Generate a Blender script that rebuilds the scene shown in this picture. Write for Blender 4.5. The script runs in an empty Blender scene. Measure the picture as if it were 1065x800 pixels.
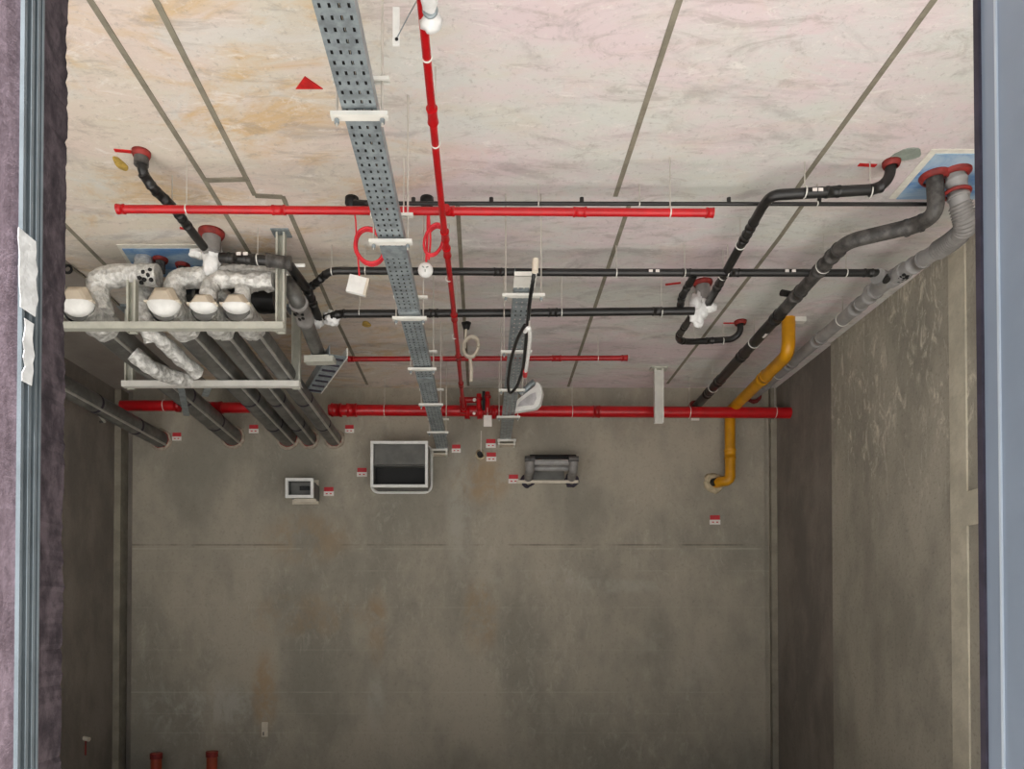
import bpy, math, random
from mathutils import Vector, Matrix, noise
random.seed(7)
C = bpy.context.scene.collection
PI = math.pi
# ------------------------------------------------------------------ camera model
F = 750.0; CX = 503.0; PITCH = math.radians(0.86); CY = 643.0 - F * math.tan(PITCH)
EYE = 1.6; CEIL = 4.0; BACK = 7.5
def ray(px, py):
    u = (CY - py) / F; c, s = math.cos(PITCH), math.sin(PITCH)
    return Vector(((px - CX) / F, c - u * s, s + u * c))
def W(px, py, h=None, y=None, x=None):
    """the point of the place seen at a pixel, on a height above the eye (h), a depth (y) or a side plane (x)"""
    d = ray(px, py)
    t = h / d.z if h is not None else (y / d.y if y is not None else x / d.x)
    return Vector((d.x * t, d.y * t, EYE + d.z * t))
def onceil(px, py, drop=0.0): return W(px, py, h=CEIL - EYE - drop)
def onwall(px, py, off=0.0): return W(px, py, y=BACK - off)

cam_d = bpy.data.cameras.new('camera'); cam = bpy.data.objects.new('camera', cam_d); C.objects.link(cam)
cam.location = (0, 0, EYE); cam.rotation_euler = (PI / 2 + PITCH, 0, 0)
cam_d.sensor_width = 36; cam_d.sensor_fit = 'HORIZONTAL'; cam_d.lens = 36 * F / 1065
cam_d.shift_x = (532.5 - CX) / 1065; cam_d.shift_y = (CY - 400) / 1065
cam_d.clip_start = 0.05
bpy.context.scene.camera = cam

# ------------------------------------------------------------------ materials
def lin(v):
    v /= 255.0
    return v / 12.92 if v <= 0.04045 else ((v + 0.055) / 1.055) ** 2.4
def rgb(r, g, b): return (lin(r), lin(g), lin(b), 1)
class NT:
    def __init__(s, name):
        s.m = bpy.data.materials.new(name); s.m.use_nodes = True; s.t = s.m.node_tree
        s.b = s.t.nodes['Principled BSDF']
    def n(s, typ, **kw):
        nd = s.t.nodes.new(typ)
        for k, v in kw.items(): setattr(nd, k, v)
        return nd
    def l(s, a, b): s.t.links.new(a, b)
    def pos(s, scale=(1, 1, 1)):
        g = s.n('ShaderNodeNewGeometry'); mp = s.n('ShaderNodeMapping'); mp.inputs['Scale'].default_value = scale
        s.l(g.outputs['Position'], mp.inputs['Vector']); return mp.outputs['Vector']
    def noise(s, scale=(1, 1, 1), sc=1.0, detail=6, rough=.6, dist=0.0, off=None):
        v = s.pos(scale)
        if off is not None:
            v.node.inputs['Location'].default_value = off
        nd = s.n('ShaderNodeTexNoise'); nd.inputs['Scale'].default_value = sc
        nd.inputs['Detail'].default_value = detail; nd.inputs['Roughness'].default_value = rough
        nd.inputs['Distortion'].default_value = dist
        s.l(v, nd.inputs['Vector']); return nd.outputs['Fac']
    def ramp(s, fac, lo, hi):
        mr = s.n('ShaderNodeMapRange'); mr.interpolation_type = 'SMOOTHSTEP'
        mr.inputs['From Min'].default_value = lo; mr.inputs['From Max'].default_value = hi
        s.l(fac, mr.inputs['Value']); return mr.outputs['Result']
    def math(s, op, a, b=None, clamp=False):
        nd = s.n('ShaderNodeMath', operation=op, use_clamp=clamp)
        for i, v in enumerate((a, b)):
            if v is None: continue
            if isinstance(v, (int, float)): nd.inputs[i].default_value = v
            else: s.l(v, nd.inputs[i])
        return nd.outputs[0]
    def mix(s, fac, a, b):
        nd = s.n('ShaderNodeMix', data_type='RGBA')
        if isinstance(fac, (int, float)): nd.inputs[0].default_value = fac
        else: s.l(fac, nd.inputs[0])
        for i, v in ((6, a), (7, b)):
            if isinstance(v, tuple): nd.inputs[i].default_value = v
            else: s.l(v, nd.inputs[i])
        return nd.outputs[2]
    def col(s, c):
        if isinstance(c, tuple): s.b.inputs['Base Color'].default_value = c
        else: s.l(c, s.b.inputs['Base Color'])
    def bump(s, h, strength=.3, dist=.01):
        b = s.n('ShaderNodeBump'); b.inputs['Strength'].default_value = strength; b.inputs['Distance'].default_value = dist
        s.l(h, b.inputs['Height']); s.l(b.outputs['Normal'], s.b.inputs['Normal'])
    def set(s, rough=.6, metal=0.0, spec=.5):
        s.b.inputs['Roughness'].default_value = rough; s.b.inputs['Metallic'].default_value = metal
        s.b.inputs['Specular IOR Level'].default_value = spec; return s.m
    def xyz(s):
        g = s.n('ShaderNodeNewGeometry'); sp = s.n('ShaderNodeSeparateXYZ'); s.l(g.outputs['Position'], sp.inputs[0])
        return sp.outputs

def simple(name, c, rough=.5, metal=0.0, var=.12, sc=14, bump=0.0, spec=.5):
    t = NT(name); f = t.noise(sc=sc, detail=4)
    d = tuple(x * (1 - var * 2) for x in c[:3]) + (1,)
    t.col(t.mix(t.ramp(f, .35, .65), d, c))
    if bump: t.bump(f, bump, .006)
    return t.set(rough, metal, spec)

M = {}
def ceiling_material():
    t = NT('board_marked_concrete')
    x, y, z = t.xyz()
    base = t.mix(t.ramp(t.noise((.7, 1.3, 1), 1.5, 7, .62), .38, .62), rgb(222, 206, 208), rgb(214, 215, 208))
    sw = t.noise((.9, 1.7, 1), 1.15, 9, .68, 1.8, (3, 1, 0))
    left = t.ramp(x, .0, -1.0)
    base = t.mix(t.math('MULTIPLY', left, .55), base, rgb(218, 203, 180))
    st = t.math('MULTIPLY', t.ramp(sw, .47, .66), t.math('ADD', t.math('MULTIPLY', left, .8), .14))
    c = t.mix(st, base, rgb(212, 184, 142))
    wp = t.noise((.9, 1.6, 1), 1.6, 8, .66, 1.2, (12, 7, 0))
    c = t.mix(t.math('MULTIPLY', t.ramp(wp, .52, .66), .55), c, rgb(214, 216, 212))
    gr = t.noise((.8, 1.6, 1), 1.9, 9, .7, 1.2, (9, 4, 0))
    c = t.mix(t.math('MULTIPLY', t.ramp(gr, .52, .68), .5), c, rgb(166, 158, 156))
    ln = t.noise((.9, 2.9, 1), 2.6, 9, .78, 1.2, (1, 7, 0))
    c = t.mix(t.math('MULTIPLY', t.ramp(ln, .51, .66), .38), c, rgb(152, 141, 132))
    wl = t.noise((1, 2.7, 1), 2.7, 9, .78, 1.4, (6, 2, 0))
    c = t.mix(t.math('MULTIPLY', t.ramp(wl, .54, .68), .6), c, rgb(240, 235, 230))
    fine = t.noise(sc=30, detail=5, rough=.75)
    c = t.mix(t.math('MULTIPLY', t.ramp(fine, .54, .7), .36), c, rgb(140, 132, 126))
    fin2 = t.noise(sc=24, detail=5, rough=.75, off=(4, 4, 0))
    c = t.mix(t.math('MULTIPLY', t.ramp(fin2, .56, .7), .4), c, rgb(240, 234, 226))
    t.col(c); t.bump(ln, .25, .01); return t.set(.85, 0, .25)
M['ceiling'] = ceiling_material()

def plaster(name, a, b, scale=(1, 1, 1), light=None, lines=(), patches=(), sc=2.0, lamt=.5, speck=.35, zfade=None):
    t = NT(name); x, y, z = t.xyz()
    c = t.mix(t.ramp(t.noise(scale, sc, 7, .62), .34, .66), a, b)
    f = t.noise(sc=38, detail=4, rough=.7)
    c = t.mix(t.math('MULTIPLY', t.ramp(f, .5, .78), speck), c, tuple(v * .6 for v in a[:3]) + (1,))
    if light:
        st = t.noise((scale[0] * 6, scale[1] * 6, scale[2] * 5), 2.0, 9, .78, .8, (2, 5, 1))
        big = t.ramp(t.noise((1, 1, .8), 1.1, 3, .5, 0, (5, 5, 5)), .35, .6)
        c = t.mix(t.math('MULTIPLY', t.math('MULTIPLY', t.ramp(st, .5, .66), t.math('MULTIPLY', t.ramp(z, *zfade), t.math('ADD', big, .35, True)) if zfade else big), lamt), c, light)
    for (zz, w, amt, lc) in lines:
        d = t.math('ABSOLUTE', t.math('SUBTRACT', z, zz))
        m = t.math('MULTIPLY', t.ramp(d, w, w * .3), t.ramp(t.noise((1.6, 1, 1), 1.7, 5, .6, 0, (zz * 7, 0, 0)), .36, .6))
        c = t.mix(t.math('MULTIPLY', m, amt), c, lc)
    for (cx, cz, rx, rz, amt, pc, lo, hi) in patches:
        dx = t.math('DIVIDE', t.math('SUBTRACT', x, cx), rx); dz = t.math('DIVIDE', t.math('SUBTRACT', z, cz), rz)
        r = t.math('SQRT', t.math('ADD', t.math('MULTIPLY', dx, dx), t.math('MULTIPLY', dz, dz)))
        m = t.math('MULTIPLY', t.ramp(r, 1.0, .35), t.ramp(t.noise((1, 1, .7), 5, 7, .7, .4, (cx, 0, cz)), lo, hi))
        c = t.mix(t.math('MULTIPLY', m, amt), c, pc)
    t.col(c); t.bump(f, .35, .008); return t.set(.85, 0, .2)
def pw(px, py):
    p = onwall(px, py); return p.x, p.z
pts = []
eff = rgb(186, 183, 172); rust = rgb(172, 142, 104)
for (px, py, rx, rz, amt, pc, lo, hi) in [
        (215, 738, .95, .42, .75, eff, .42, .66), (391, 730, .12, .4, .6, eff, .3, .6), (392, 650, .14, .5, .5, rust, .3, .6),
        (320, 560, .6, .35, .4, rust, .35, .6), (500, 500, .42, .32, .55, rust, .35, .6), (478, 530, .18, .9, .5, eff, .35, .6),
        (560, 600, .9, .12, .5, eff, .4, .65), (500, 640, .25, .5, .45, rust, .38, .62), (276, 720, .18, .55, .6, rust, .35, .6),
        (690, 690, .9, .5, .3, eff, .45, .7), (320, 640, .9, .3, .3, rust, .4, .62), (640, 610, .7, .1, .4, eff, .4, .6)]:
    cx, cz = pw(px, py); pts.append((cx, cz, rx, rz, amt, pc, lo, hi))
lines = []
for (py, w, amt) in [(571, .012, .55), (594, .008, .3), (632, .008, .3), (676, .007, .25), (720, .009, .45), (742, .007, .25), (762, .007, .35), (430, .008, .25)]:
    lines.append((pw(500, py)[1], w, amt, rgb(188, 182, 166)))
lines.append((pw(500, 567)[1], .012, .5, rgb(70, 66, 58)))
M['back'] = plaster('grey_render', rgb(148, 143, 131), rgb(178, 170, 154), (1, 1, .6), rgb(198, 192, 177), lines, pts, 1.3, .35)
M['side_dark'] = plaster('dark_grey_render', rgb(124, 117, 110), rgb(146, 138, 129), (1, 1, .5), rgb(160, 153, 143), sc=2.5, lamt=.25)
M['side_light'] = plaster('rough_light_render', rgb(152, 147, 135), rgb(180, 174, 159), (1, 1, .5), rgb(226, 220, 202), sc=2.0, lamt=.85, speck=.6, zfade=(2.1, 3.0))  # paler streaks high on the wall paint in grazing light
M['bead'] = plaster('corner_plaster', rgb(186, 180, 162), rgb(206, 199, 180), (1, 1, 1), sc=5, speck=.3)
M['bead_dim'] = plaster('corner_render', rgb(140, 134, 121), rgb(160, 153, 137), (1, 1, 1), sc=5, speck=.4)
M['floor'] = plaster('dusty_screed', rgb(148, 144, 140), rgb(168, 164, 159), sc=1.2)
M['soffit'] = plaster('smooth_grey_concrete', rgb(150, 142, 134), rgb(166, 158, 150), sc=1.5, speck=.2)
M['jamb'] = plaster('raw_concrete', rgb(46, 40, 44), rgb(84, 74, 78), (4, 4, 2.2), rgb(112, 100, 104), sc=6, lamt=.4, speck=.7)
M['jamb_light'] = plaster('pale_concrete', rgb(104, 90, 98), rgb(140, 124, 134), (3, 3, 1), sc=7, speck=.6)
M['joint'] = plaster('joint_mortar', rgb(128, 122, 108), rgb(146, 140, 124), sc=9)
M['alu'] = simple('grey_coated_metal', rgb(140, 152, 168), .35, .2, .04, 3)
M['alu_light'] = simple('pale_metal_edge', rgb(196, 206, 216), .35, .2, .03, 5)
M['channel'] = simple('mill_metal', rgb(112, 121, 126), .45, .3, .1, 9)
M['film'] = simple('white_film', rgb(208, 208, 206), .6, 0, .1, 22, .3)
M['gasket'] = simple('dark_sealant', rgb(58, 52, 66), .7, 0, .2, 20)
M['red'] = simple('red_enamel', rgb(190, 18, 26), .32, 0, .08, 9)
M['red_dark'] = simple('deep_red_enamel', rgb(166, 10, 18), .35, 0, .1, 9)
M['red_cord'] = simple('red_cable_sheath', rgb(232, 54, 66), .5, 0, .06, 20)
M['red_paint'] = simple('red_marking_paint', rgb(205, 30, 30), .7, 0, .15, 25)
M['yellow_paint'] = simple('yellow_marking_paint', rgb(205, 172, 84), .8, 0, .2, 25)
M['white_paint'] = simple('white_marking_paint', rgb(236, 232, 220), .8, 0, .06, 25)
M['collar_red'] = simple('red_sealant_collar', rgb(150, 46, 40), .6, 0, .2, 24)
M['tag_red'] = simple('red_label', rgb(204, 52, 60), .5, 0, .05, 30)
M['tag_white'] = simple('white_label', rgb(240, 232, 226), .5, 0, .04, 30)
M['black'] = simple('black_plastic_pipe', rgb(38, 37, 36), .34, 0, .15, 12)
M['black_worn'] = simple('dusty_black_pipe', rgb(92, 89, 86), .5, 0, .32, 20)
M['ink'] = simple('black_ink', rgb(16, 16, 16), .6, 0, .05, 20)
M['grey_pipe'] = simple('grey_plastic_pipe', rgb(160, 158, 156), .38, 0, .12, 11)
M['grey_sleeve'] = simple('grey_sleeve', rgb(142, 139, 136), .5, 0, .12, 14)
M['lagging'] = simple('grey_lagging', rgb(116, 115, 111), .42, .25, .2, 8, .2)
M['lagging_edge'] = simple('silver_seam', rgb(190, 188, 182), .35, .4, .1, 8)
M['white_plastic'] = simple('white_plastic', rgb(240, 240, 236), .45, 0, .05, 16)
M['cream'] = simple('cream_plastic', rgb(222, 212, 194), .5, 0, .06, 16)
M['cap_beige'] = simple('beige_cap', rgb(205, 192, 172), .6, 0, .06, 10)  # plain beige for the upper half of each end cap
M['wrap'] = simple('white_wrapping', rgb(244, 244, 242), .5, 0, .08, 18, .4)
M['foam'] = simple('cream_foam', rgb(206, 190, 158), .85, 0, .14, 30, .5)
M['mortar_ring'] = simple('pale_mortar', rgb(178, 166, 150), .9, 0, .15, 26, .4)
M['steel'] = simple('galvanised_steel', rgb(156, 166, 170), .4, .35, .18, 22)
M['frame'] = simple('zinc_painted_steel', rgb(196, 196, 184), .5, .1, .07, 14)
M['strut'] = simple('white_zinc_strut', rgb(232, 230, 222), .45, .1, .04, 14)
M['rod'] = simple('zinc_rod', rgb(206, 200, 190), .4, .2, .08, 20)
M['yellow'] = simple('yellow_enamel', rgb(214, 150, 16), .35, 0, .1, 8)
M['duct'] = simple('duct_sheet', rgb(112, 112, 108), .45, .2, .12, 6)
M['duct_dark'] = simple('dark_duct_lining', rgb(26, 27, 25), .25, 0, .2, 5)
M['orange_pipe'] = simple('orange_brown_pipe', rgb(172, 74, 46), .4, 0, .12, 9)
M['corrugated'] = simple('black_corrugated', rgb(28, 28, 28), .4, 0, .1, 20)
M['green'] = simple('green_grey_device', rgb(150, 160, 150), .5, 0, .1, 20)
M['terrace'] = plaster('pale_terrace', rgb(176, 173, 169), rgb(196, 193, 189), sc=1.5)
def foil_material():
    t = NT('crinkled_foil')
    vv = t.n('ShaderNodeTexVoronoi'); vv.inputs['Scale'].default_value = 26; t.l(t.pos(), vv.inputs['Vector'])
    f = t.noise(sc=22, detail=5, rough=.7)
    t.col(t.mix(t.ramp(f, .35, .65), rgb(186, 185, 180), rgb(238, 237, 232)))
    t.bump(t.math('ADD', vv.outputs['Distance'], f), .75, .018)
    return t.set(.34, .22, .6)
M['foil'] = foil_material()
def blue_paint():
    t = NT('blue_ceiling_paint'); f = t.noise((1, 2, 1), 3, 6, .65, .5)
    t.col(t.mix(t.ramp(f, .38, .66), rgb(96, 142, 196), rgb(176, 200, 218))); return t.set(.75)
M['blue'] = blue_paint()

# ------------------------------------------------------------------ mesh builder
def frames(path):
    n = len(path); tang = []
    for i in range(n):
        a = path[max(i - 1, 0)]; b = path[min(i + 1, n - 1)]
        tang.append((b - a).normalized())
    t0 = tang[0]; up = Vector((0, 0, 1)) if abs(t0.z) < .9 else Vector((1, 0, 0))
    nrm = (up - t0 * up.dot(t0)).normalized(); out = []
    for i in range(n):
        if i:
            q = tang[i - 1].rotation_difference(tang[i]); nrm = q @ nrm
            nrm = (nrm - tang[i] * nrm.dot(tang[i])).normalized()
        out.append((tang[i], nrm, tang[i].cross(nrm)))
    return out
def rounded(pts, R, seg=6):
    pts = [Vector(p) for p in pts]
    if R <= 0 or len(pts) < 3: return pts
    out = [pts[0]]
    for i in range(1, len(pts) - 1):
        a, b, c = pts[i - 1], pts[i], pts[i + 1]
        r = min(R, (a - b).length * .48, (c - b).length * .48)
        p = b + (a - b).normalized() * r; q = b + (c - b).normalized() * r
        for k in range(seg + 1):
            t = k / seg
            out.append(p * (1 - t) ** 2 + b * 2 * t * (1 - t) + q * t * t)
    out.append(pts[-1]); return out
def subdiv(path, step):
    out = [path[0]]
    for a, b in zip(path, path[1:]):
        k = max(1, int((b - a).length / step))
        for j in range(1, k + 1): out.append(a.lerp(b, j / k))
    return out
class MB:
    def __init__(s): s.v = []; s.f = []; s.sm = []
    def add(s, vs, fs, smooth=False):
        o = len(s.v); s.v += [Vector(v) for v in vs]; s.f += [tuple(i + o for i in f) for f in fs]; s.sm += [smooth] * len(fs); return s
    def tube(s, pts, r, R=0.0, n=14, cap=True, jit=0.0, step=None, inner=None):
        path = rounded(pts, R)
        if step: path = subdiv(path, step)
        fr = frames(path); rings = []
        rr = r if callable(r) else (lambda i, m: r)
        vs = []
        for i, (p, (t, u, w)) in enumerate(zip(path, fr)):
            rad = rr(i, len(path))
            for k in range(n):
                a = 2 * PI * k / n; d = u * math.cos(a) + w * math.sin(a)
                q = p + d * rad
                if jit: q = q + d * jit * noise.noise(q * 17.0) + d * jit * .7 * noise.noise(q * 43.0)
                vs.append(q)
        fs = []
        for i in range(len(path) - 1):
            for k in range(n):
                fs.append((i * n + k, i * n + (k + 1) % n, (i + 1) * n + (k + 1) % n, (i + 1) * n + k))
        s.add(vs, fs, True)
        if cap:
            s.add(vs[:n], [tuple(range(n))[::-1]]); s.add(vs[-n:], [tuple(range(n))])
        return s
    def cyl(s, a, b, r, n=14): return s.tube([a, b], r, n=n)
    def ringtube(s, a, b, r0, r1, n=20):
        """a short hollow collar from a to b: outer r1, inner r0"""
        a, b = Vector(a), Vector(b); (t, u, w) = frames([a, b])[0]; vs = []
        for p, r in ((a, r0), (a, r1), (b, r1), (b, r0)):
            vs += [p + (u * math.cos(2 * PI * k / n) + w * math.sin(2 * PI * k / n)) * r for k in range(n)]
        fs = []
        for j in range(4):
            for k in range(n):
                fs.append((j * n + k, j * n + (k + 1) % n, ((j + 1) % 4) * n + (k + 1) % n, ((j + 1) % 4) * n + k))
        return s.add(vs, fs, False)
    def torus(s, c, axis, R, r, n=24, m=8, jit=0.0):
        c = Vector(c); ax = Vector(axis).normalized(); (t, u, w) = frames([c, c + ax])[0]; vs = []
        for i in range(n):
            a = 2 * PI * i / n; d = u * math.cos(a) + w * math.sin(a)
            for k in range(m):
                b = 2 * PI * k / m
                q = c + d * (R + r * math.cos(b)) + ax * r * math.sin(b)
                if jit: q = q + d * jit * noise.noise(q * 30)
                vs.append(q)
        fs = [(i * m + k, i * m + (k + 1) % m, ((i + 1) % n) * m + (k + 1) % m, ((i + 1) % n) * m + k) for i in range(n) for k in range(m)]
        return s.add(vs, fs, True)
    def box(s, lo, hi):
        x0, y0, z0 = lo; x1, y1, z1 = hi
        v = [(x0, y0, z0), (x1, y0, z0), (x1, y1, z0), (x0, y1, z0), (x0, y0, z1), (x1, y0, z1), (x1, y1, z1), (x0, y1, z1)]
        return s.add(v, [(0, 3, 2, 1), (4, 5, 6, 7), (0, 1, 5, 4), (1, 2, 6, 5), (2, 3, 7, 6), (3, 0, 4, 7)])
    def bar(s, a, b, w, h, up=(0, 0, 1)):
        a, b = Vector(a), Vector(b); t = (b - a).normalized(); up = Vector(up)
        sx = t.cross(up).normalized(); uz = sx.cross(t).normalized(); v = []
        for p in (a, b):
            for i, j in ((-1, -1), (1, -1), (1, 1), (-1, 1)): v.append(p + sx * i * w / 2 + uz * j * h / 2)
        return s.add(v, [(0, 3, 2, 1), (4, 5, 6, 7), (0, 1, 5, 4), (1, 2, 6, 5), (2, 3, 7, 6), (3, 0, 4, 7)])
    def channel(s, a, b, w, h, th=.004, lip=.012, up=(0, 0, 1)):
        """a C strut from a to b, open towards up"""
        a, b = Vector(a), Vector(b); t = (b - a).normalized(); up = Vector(up)
        sx = t.cross(up).normalized(); uz = sx.cross(t).normalized()
        prof = [(-w/2 + lip, h/2), (-w/2, h/2), (-w/2, -h/2), (w/2, -h/2), (w/2, h/2), (w/2 - lip, h/2),
                (w/2 - lip, h/2 - th), (w/2 - th, h/2 - th), (w/2 - th, -h/2 + th), (-w/2 + th, -h/2 + th), (-w/2 + th, h/2 - th), (-w/2 + lip, h/2 - th)]
        n = len(prof); v = [p + sx * i + uz * j for p in (a, b) for i, j in prof]
        fs = [(k, (k + 1) % n, n + (k + 1) % n, n + k) for k in range(n)] + [tuple(range(n))[::-1], tuple(range(n, 2 * n))]
        return s.add(v, fs)
    def prism(s, poly, d):
        d = Vector(d); n = len(poly); p = [Vector(q) for q in poly]
        return s.add(p + [q + d for q in p], [tuple(range(n))[::-1], tuple(range(n, 2 * n))] + [(k, (k + 1) % n, n + (k + 1) % n, n + k) for k in range(n)])
    def blob(s, c, rx, ry, rz, jit=0.0, n=20, m=12, seed=0.0, fr=9.0):
        c = Vector(c); vs = []
        for i in range(m + 1):
            th = PI * i / m
            for k in range(n):
                a = 2 * PI * k / n; d = Vector((math.sin(th) * math.cos(a), math.sin(th) * math.sin(a), math.cos(th)))
                q = 1 + jit * (noise.noise(d * 2.2 + Vector((seed, 0, 0))) + .6 * noise.noise(d * fr * .6 + Vector((seed, 3, 0))))
                vs.append(c + Vector((d.x * rx * q, d.y * ry * q, d.z * rz * q)))
        fs = [(i * n + k, (i + 1) * n + k, (i + 1) * n + (k + 1) % n, i * n + (k + 1) % n) for i in range(m) for k in range(n)]
        return s.add(vs, fs, True)
    def lathe(s, c, axis, prof, n=24, a0=0.0, a1=2 * PI, u0=None):
        """prof: (radius, distance along the axis)"""
        c = Vector(c); ax = Vector(axis).normalized()
        if u0 is None: _, u, w = frames([c, c + ax])[0]
        else: u = Vector(u0).normalized(); w = ax.cross(u)
        full = abs(a1 - a0 - 2 * PI) < 1e-6; k_n = n if full else n + 1; vs = []
        for r, h in prof:
            for k in range(k_n):
                a = a0 + (a1 - a0) * k / n
                vs.append(c + ax * h + (u * math.cos(a) + w * math.sin(a)) * r)
        fs = []
        for j in range(len(prof) - 1):
            for k in range(n):
                k2 = (k + 1) % k_n
                fs.append((j * k_n + k, j * k_n + k2, (j + 1) * k_n + k2, (j + 1) * k_n + k))
        return s.add(vs, fs, True)
    def build(s, name, mat, parent=None, origin=None, label=None, solid=0.0):
        if parent is not None: o = wloc(parent)
        elif origin is not None: o = Vector(origin)
        else:
            o = sum(s.v, Vector()) / max(1, len(s.v)); o.z = min(v.z for v in s.v)
        me = bpy.data.meshes.new(name); me.from_pydata([v - o for v in s.v], [], s.f); me.update()
        for p, sm in zip(me.polygons, s.sm): p.use_smooth = sm
        me.materials.append(M[mat] if isinstance(mat, str) else mat)
        ob = bpy.data.objects.new(name, me); C.objects.link(ob)
        if parent is not None: ob.parent = parent
        else: ob.location = o
        if label: ob['label'] = label
        if solid:
            md = ob.modifiers.new('thickness', 'SOLIDIFY'); md.thickness = solid; md.offset = 0
        return ob
def wloc(o):
    p = Vector(o.location)
    while o.parent: o = o.parent; p += Vector(o.location)
    return p
def thing(name, label, cat, loc, group=None):
    o = bpy.data.objects.new(name, None); o.empty_display_size = .1; C.objects.link(o); o.location = loc
    o['label'] = label; o['category'] = cat
    if group: o['group'] = group
    return o
def tag(o, label, cat, group=None):
    o['label'] = label; o['category'] = cat
    if group: o['group'] = group
    return o
def struct(o): o['kind'] = 'structure'; return o
V = Vector

# ------------------------------------------------------------------ the room
XR, XRn, XL = 3.05, 3.03, -3.84
YS = W(864, 400, x=XRn).y               # where the near, lighter stretch of the right wall ends
XB0 = onwall(138, 600).x; XB1 = onwall(795, 600).x
struct(MB().box((-4.3, .7, -.12), (3.4, 7.8, 0)).build('floor', 'floor'))
struct(MB().box((-9, -9, -.3), (9, .7, -.13)).build('trim_1', 'terrace'))
ceil_o = struct(MB().box((-2.8, 1.42, CEIL), (3.4, 7.8, CEIL + .25)).build('ceiling', 'ceiling'))
struct(MB().box((-4.3, 1.42, CEIL - .012), (-2.8, 7.8, CEIL + .25)).build('trim_2', 'soffit'))
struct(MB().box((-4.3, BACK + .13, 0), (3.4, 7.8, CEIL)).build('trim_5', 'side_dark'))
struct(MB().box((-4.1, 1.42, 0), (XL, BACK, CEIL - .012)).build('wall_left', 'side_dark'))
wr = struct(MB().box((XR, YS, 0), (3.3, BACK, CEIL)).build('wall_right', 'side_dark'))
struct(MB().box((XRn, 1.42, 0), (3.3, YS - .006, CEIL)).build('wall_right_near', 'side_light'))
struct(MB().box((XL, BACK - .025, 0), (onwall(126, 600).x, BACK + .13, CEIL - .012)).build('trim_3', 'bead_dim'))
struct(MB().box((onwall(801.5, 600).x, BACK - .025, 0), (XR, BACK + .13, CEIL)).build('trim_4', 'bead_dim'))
struct(MB().box((XB1 - .002, BACK + .03, 0), (onwall(801.5, 600).x + .002, BACK + .129, CEIL)).build('trim_9', 'back'))
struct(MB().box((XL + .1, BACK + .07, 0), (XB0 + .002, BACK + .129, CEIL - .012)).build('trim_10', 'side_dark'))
struct(MB().box((XB0, BACK - .018, 0), (XB1, BACK + .13, CEIL)).build('wall_back', 'back'))
YB0, YB1 = W(1007, 500, x=XRn).y, W(990, 500, x=XRn).y
struct(MB().box((XRn - .012, YB0, 0), (XRn, YB1, CEIL)).build('trim_6', 'bead'))
pz = W(1012, 546, x=XRn).z; pz1 = W(1012, 510, x=XRn).z
struct(MB().box((XRn - .014, YB0 - .11, pz), (XRn, YB0 - .002, pz1)).build('trim_7', 'bead'))

def strip(pts, w, z, th=.004):
    """a flat joint following points on the ceiling"""
    m = MB()
    for a, b in zip(pts, pts[1:]):
        d = (b - a); n = V((-d.y, d.x, 0)).normalized() * w / 2
        q = [V((p.x, p.y, z)) for p in (a - n, a + n, b + n, b - n)]
        m.prism(q, (0, 0, -th))
    return m
for px in ([(60, -60), (93.8, 0), (213, 187), (258, 261), (300, 330)], [(130, -60), (162, 0), (265, 203)], [(294, 204), (343, 318), (382, 400)],
           [(476, 214), (481, 300), (487, 401)], [(726, -60), (706.5, 0), (640, 204)], [(654, 214), (591, 402)],
           [(1016, -60), (971, 0), (833, 190), (822, 206)], [(834, 214), (810, 248), (694, 399)], [(60, 226), (109, 275)],
           [(213, 187), (259, 186)], [(265, 203), (294, 204.5)]):
    lat = len(px) == 2 and abs(px[0][1] - px[1][1]) < 3
    th = .006 if lat else .004
    wp_ = [onceil(*p) for p in px]
    if px[0][1] < 0:
        d_ = wp_[0] - wp_[1]; wp_[0] = wp_[1] + d_ * ((1.45 - wp_[1].y) / d_.y)
    strip(wp_, .026 if not lat else .035, CEIL, th).build('joint', 'joint', ceil_o)
strip([onceil(67, 271), onceil(110, 303), onceil(180, 370)], .02, CEIL - .012).build('joint', 'joint', ceil_o)
# painted ceiling patches round the pipe openings
def patch(poly, mat, z, name='painted_patch', th=.004, par=None):
    return MB().prism([V((p.x, p.y, z)) for p in poly], (0, 0, -th)).build(name, mat, par or ceil_o)
patch([onceil(*p) for p in [(121, 254), (208, 254), (223, 288), (141, 288)]], 'white_paint', CEIL)
patch([onceil(*p) for p in [(127, 258), (206, 258), (222, 287), (146, 287)]], 'blue', CEIL - .004)
patch([onceil(*p) for p in [(924, 206), (969, 155), (1034, 155), (1034, 207)]], 'white_paint', CEIL)
patch([onceil(*p) for p in [(932, 206), (973, 159), (1034, 159), (1034, 206)]], 'blue', CEIL - .004)
patch([onceil(*p) for p in [(307.5, 92), (317, 79), (336, 92)]], 'red_paint', CEIL, 'painted_triangle')
for a, b in (((119, 156), (142, 158)), ((893, 171), (911, 172)), ((692, 296), (708, 294)), ((187, 237), (194, 238)), ((752, 336), (766, 336))):
    strip([onceil(*a), onceil(*b)], .022, CEIL).build('painted_dash', 'red_paint', ceil_o)
def spot(px, py, rx, ry, mat):
    c = onceil(px, py)
    patch([c + V((math.cos(a) * rx * (1 + .15 * math.sin(3 * a)), math.sin(a) * ry, 0)) for a in [2 * PI * k / 16 for k in range(16)]], mat, CEIL, 'painted_spot')
spot(125, 170, .028, .06, 'yellow_paint'); spot(381, 337, .035, .06, 'yellow_paint'); spot(944, 160, .07, .05, 'green')

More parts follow.
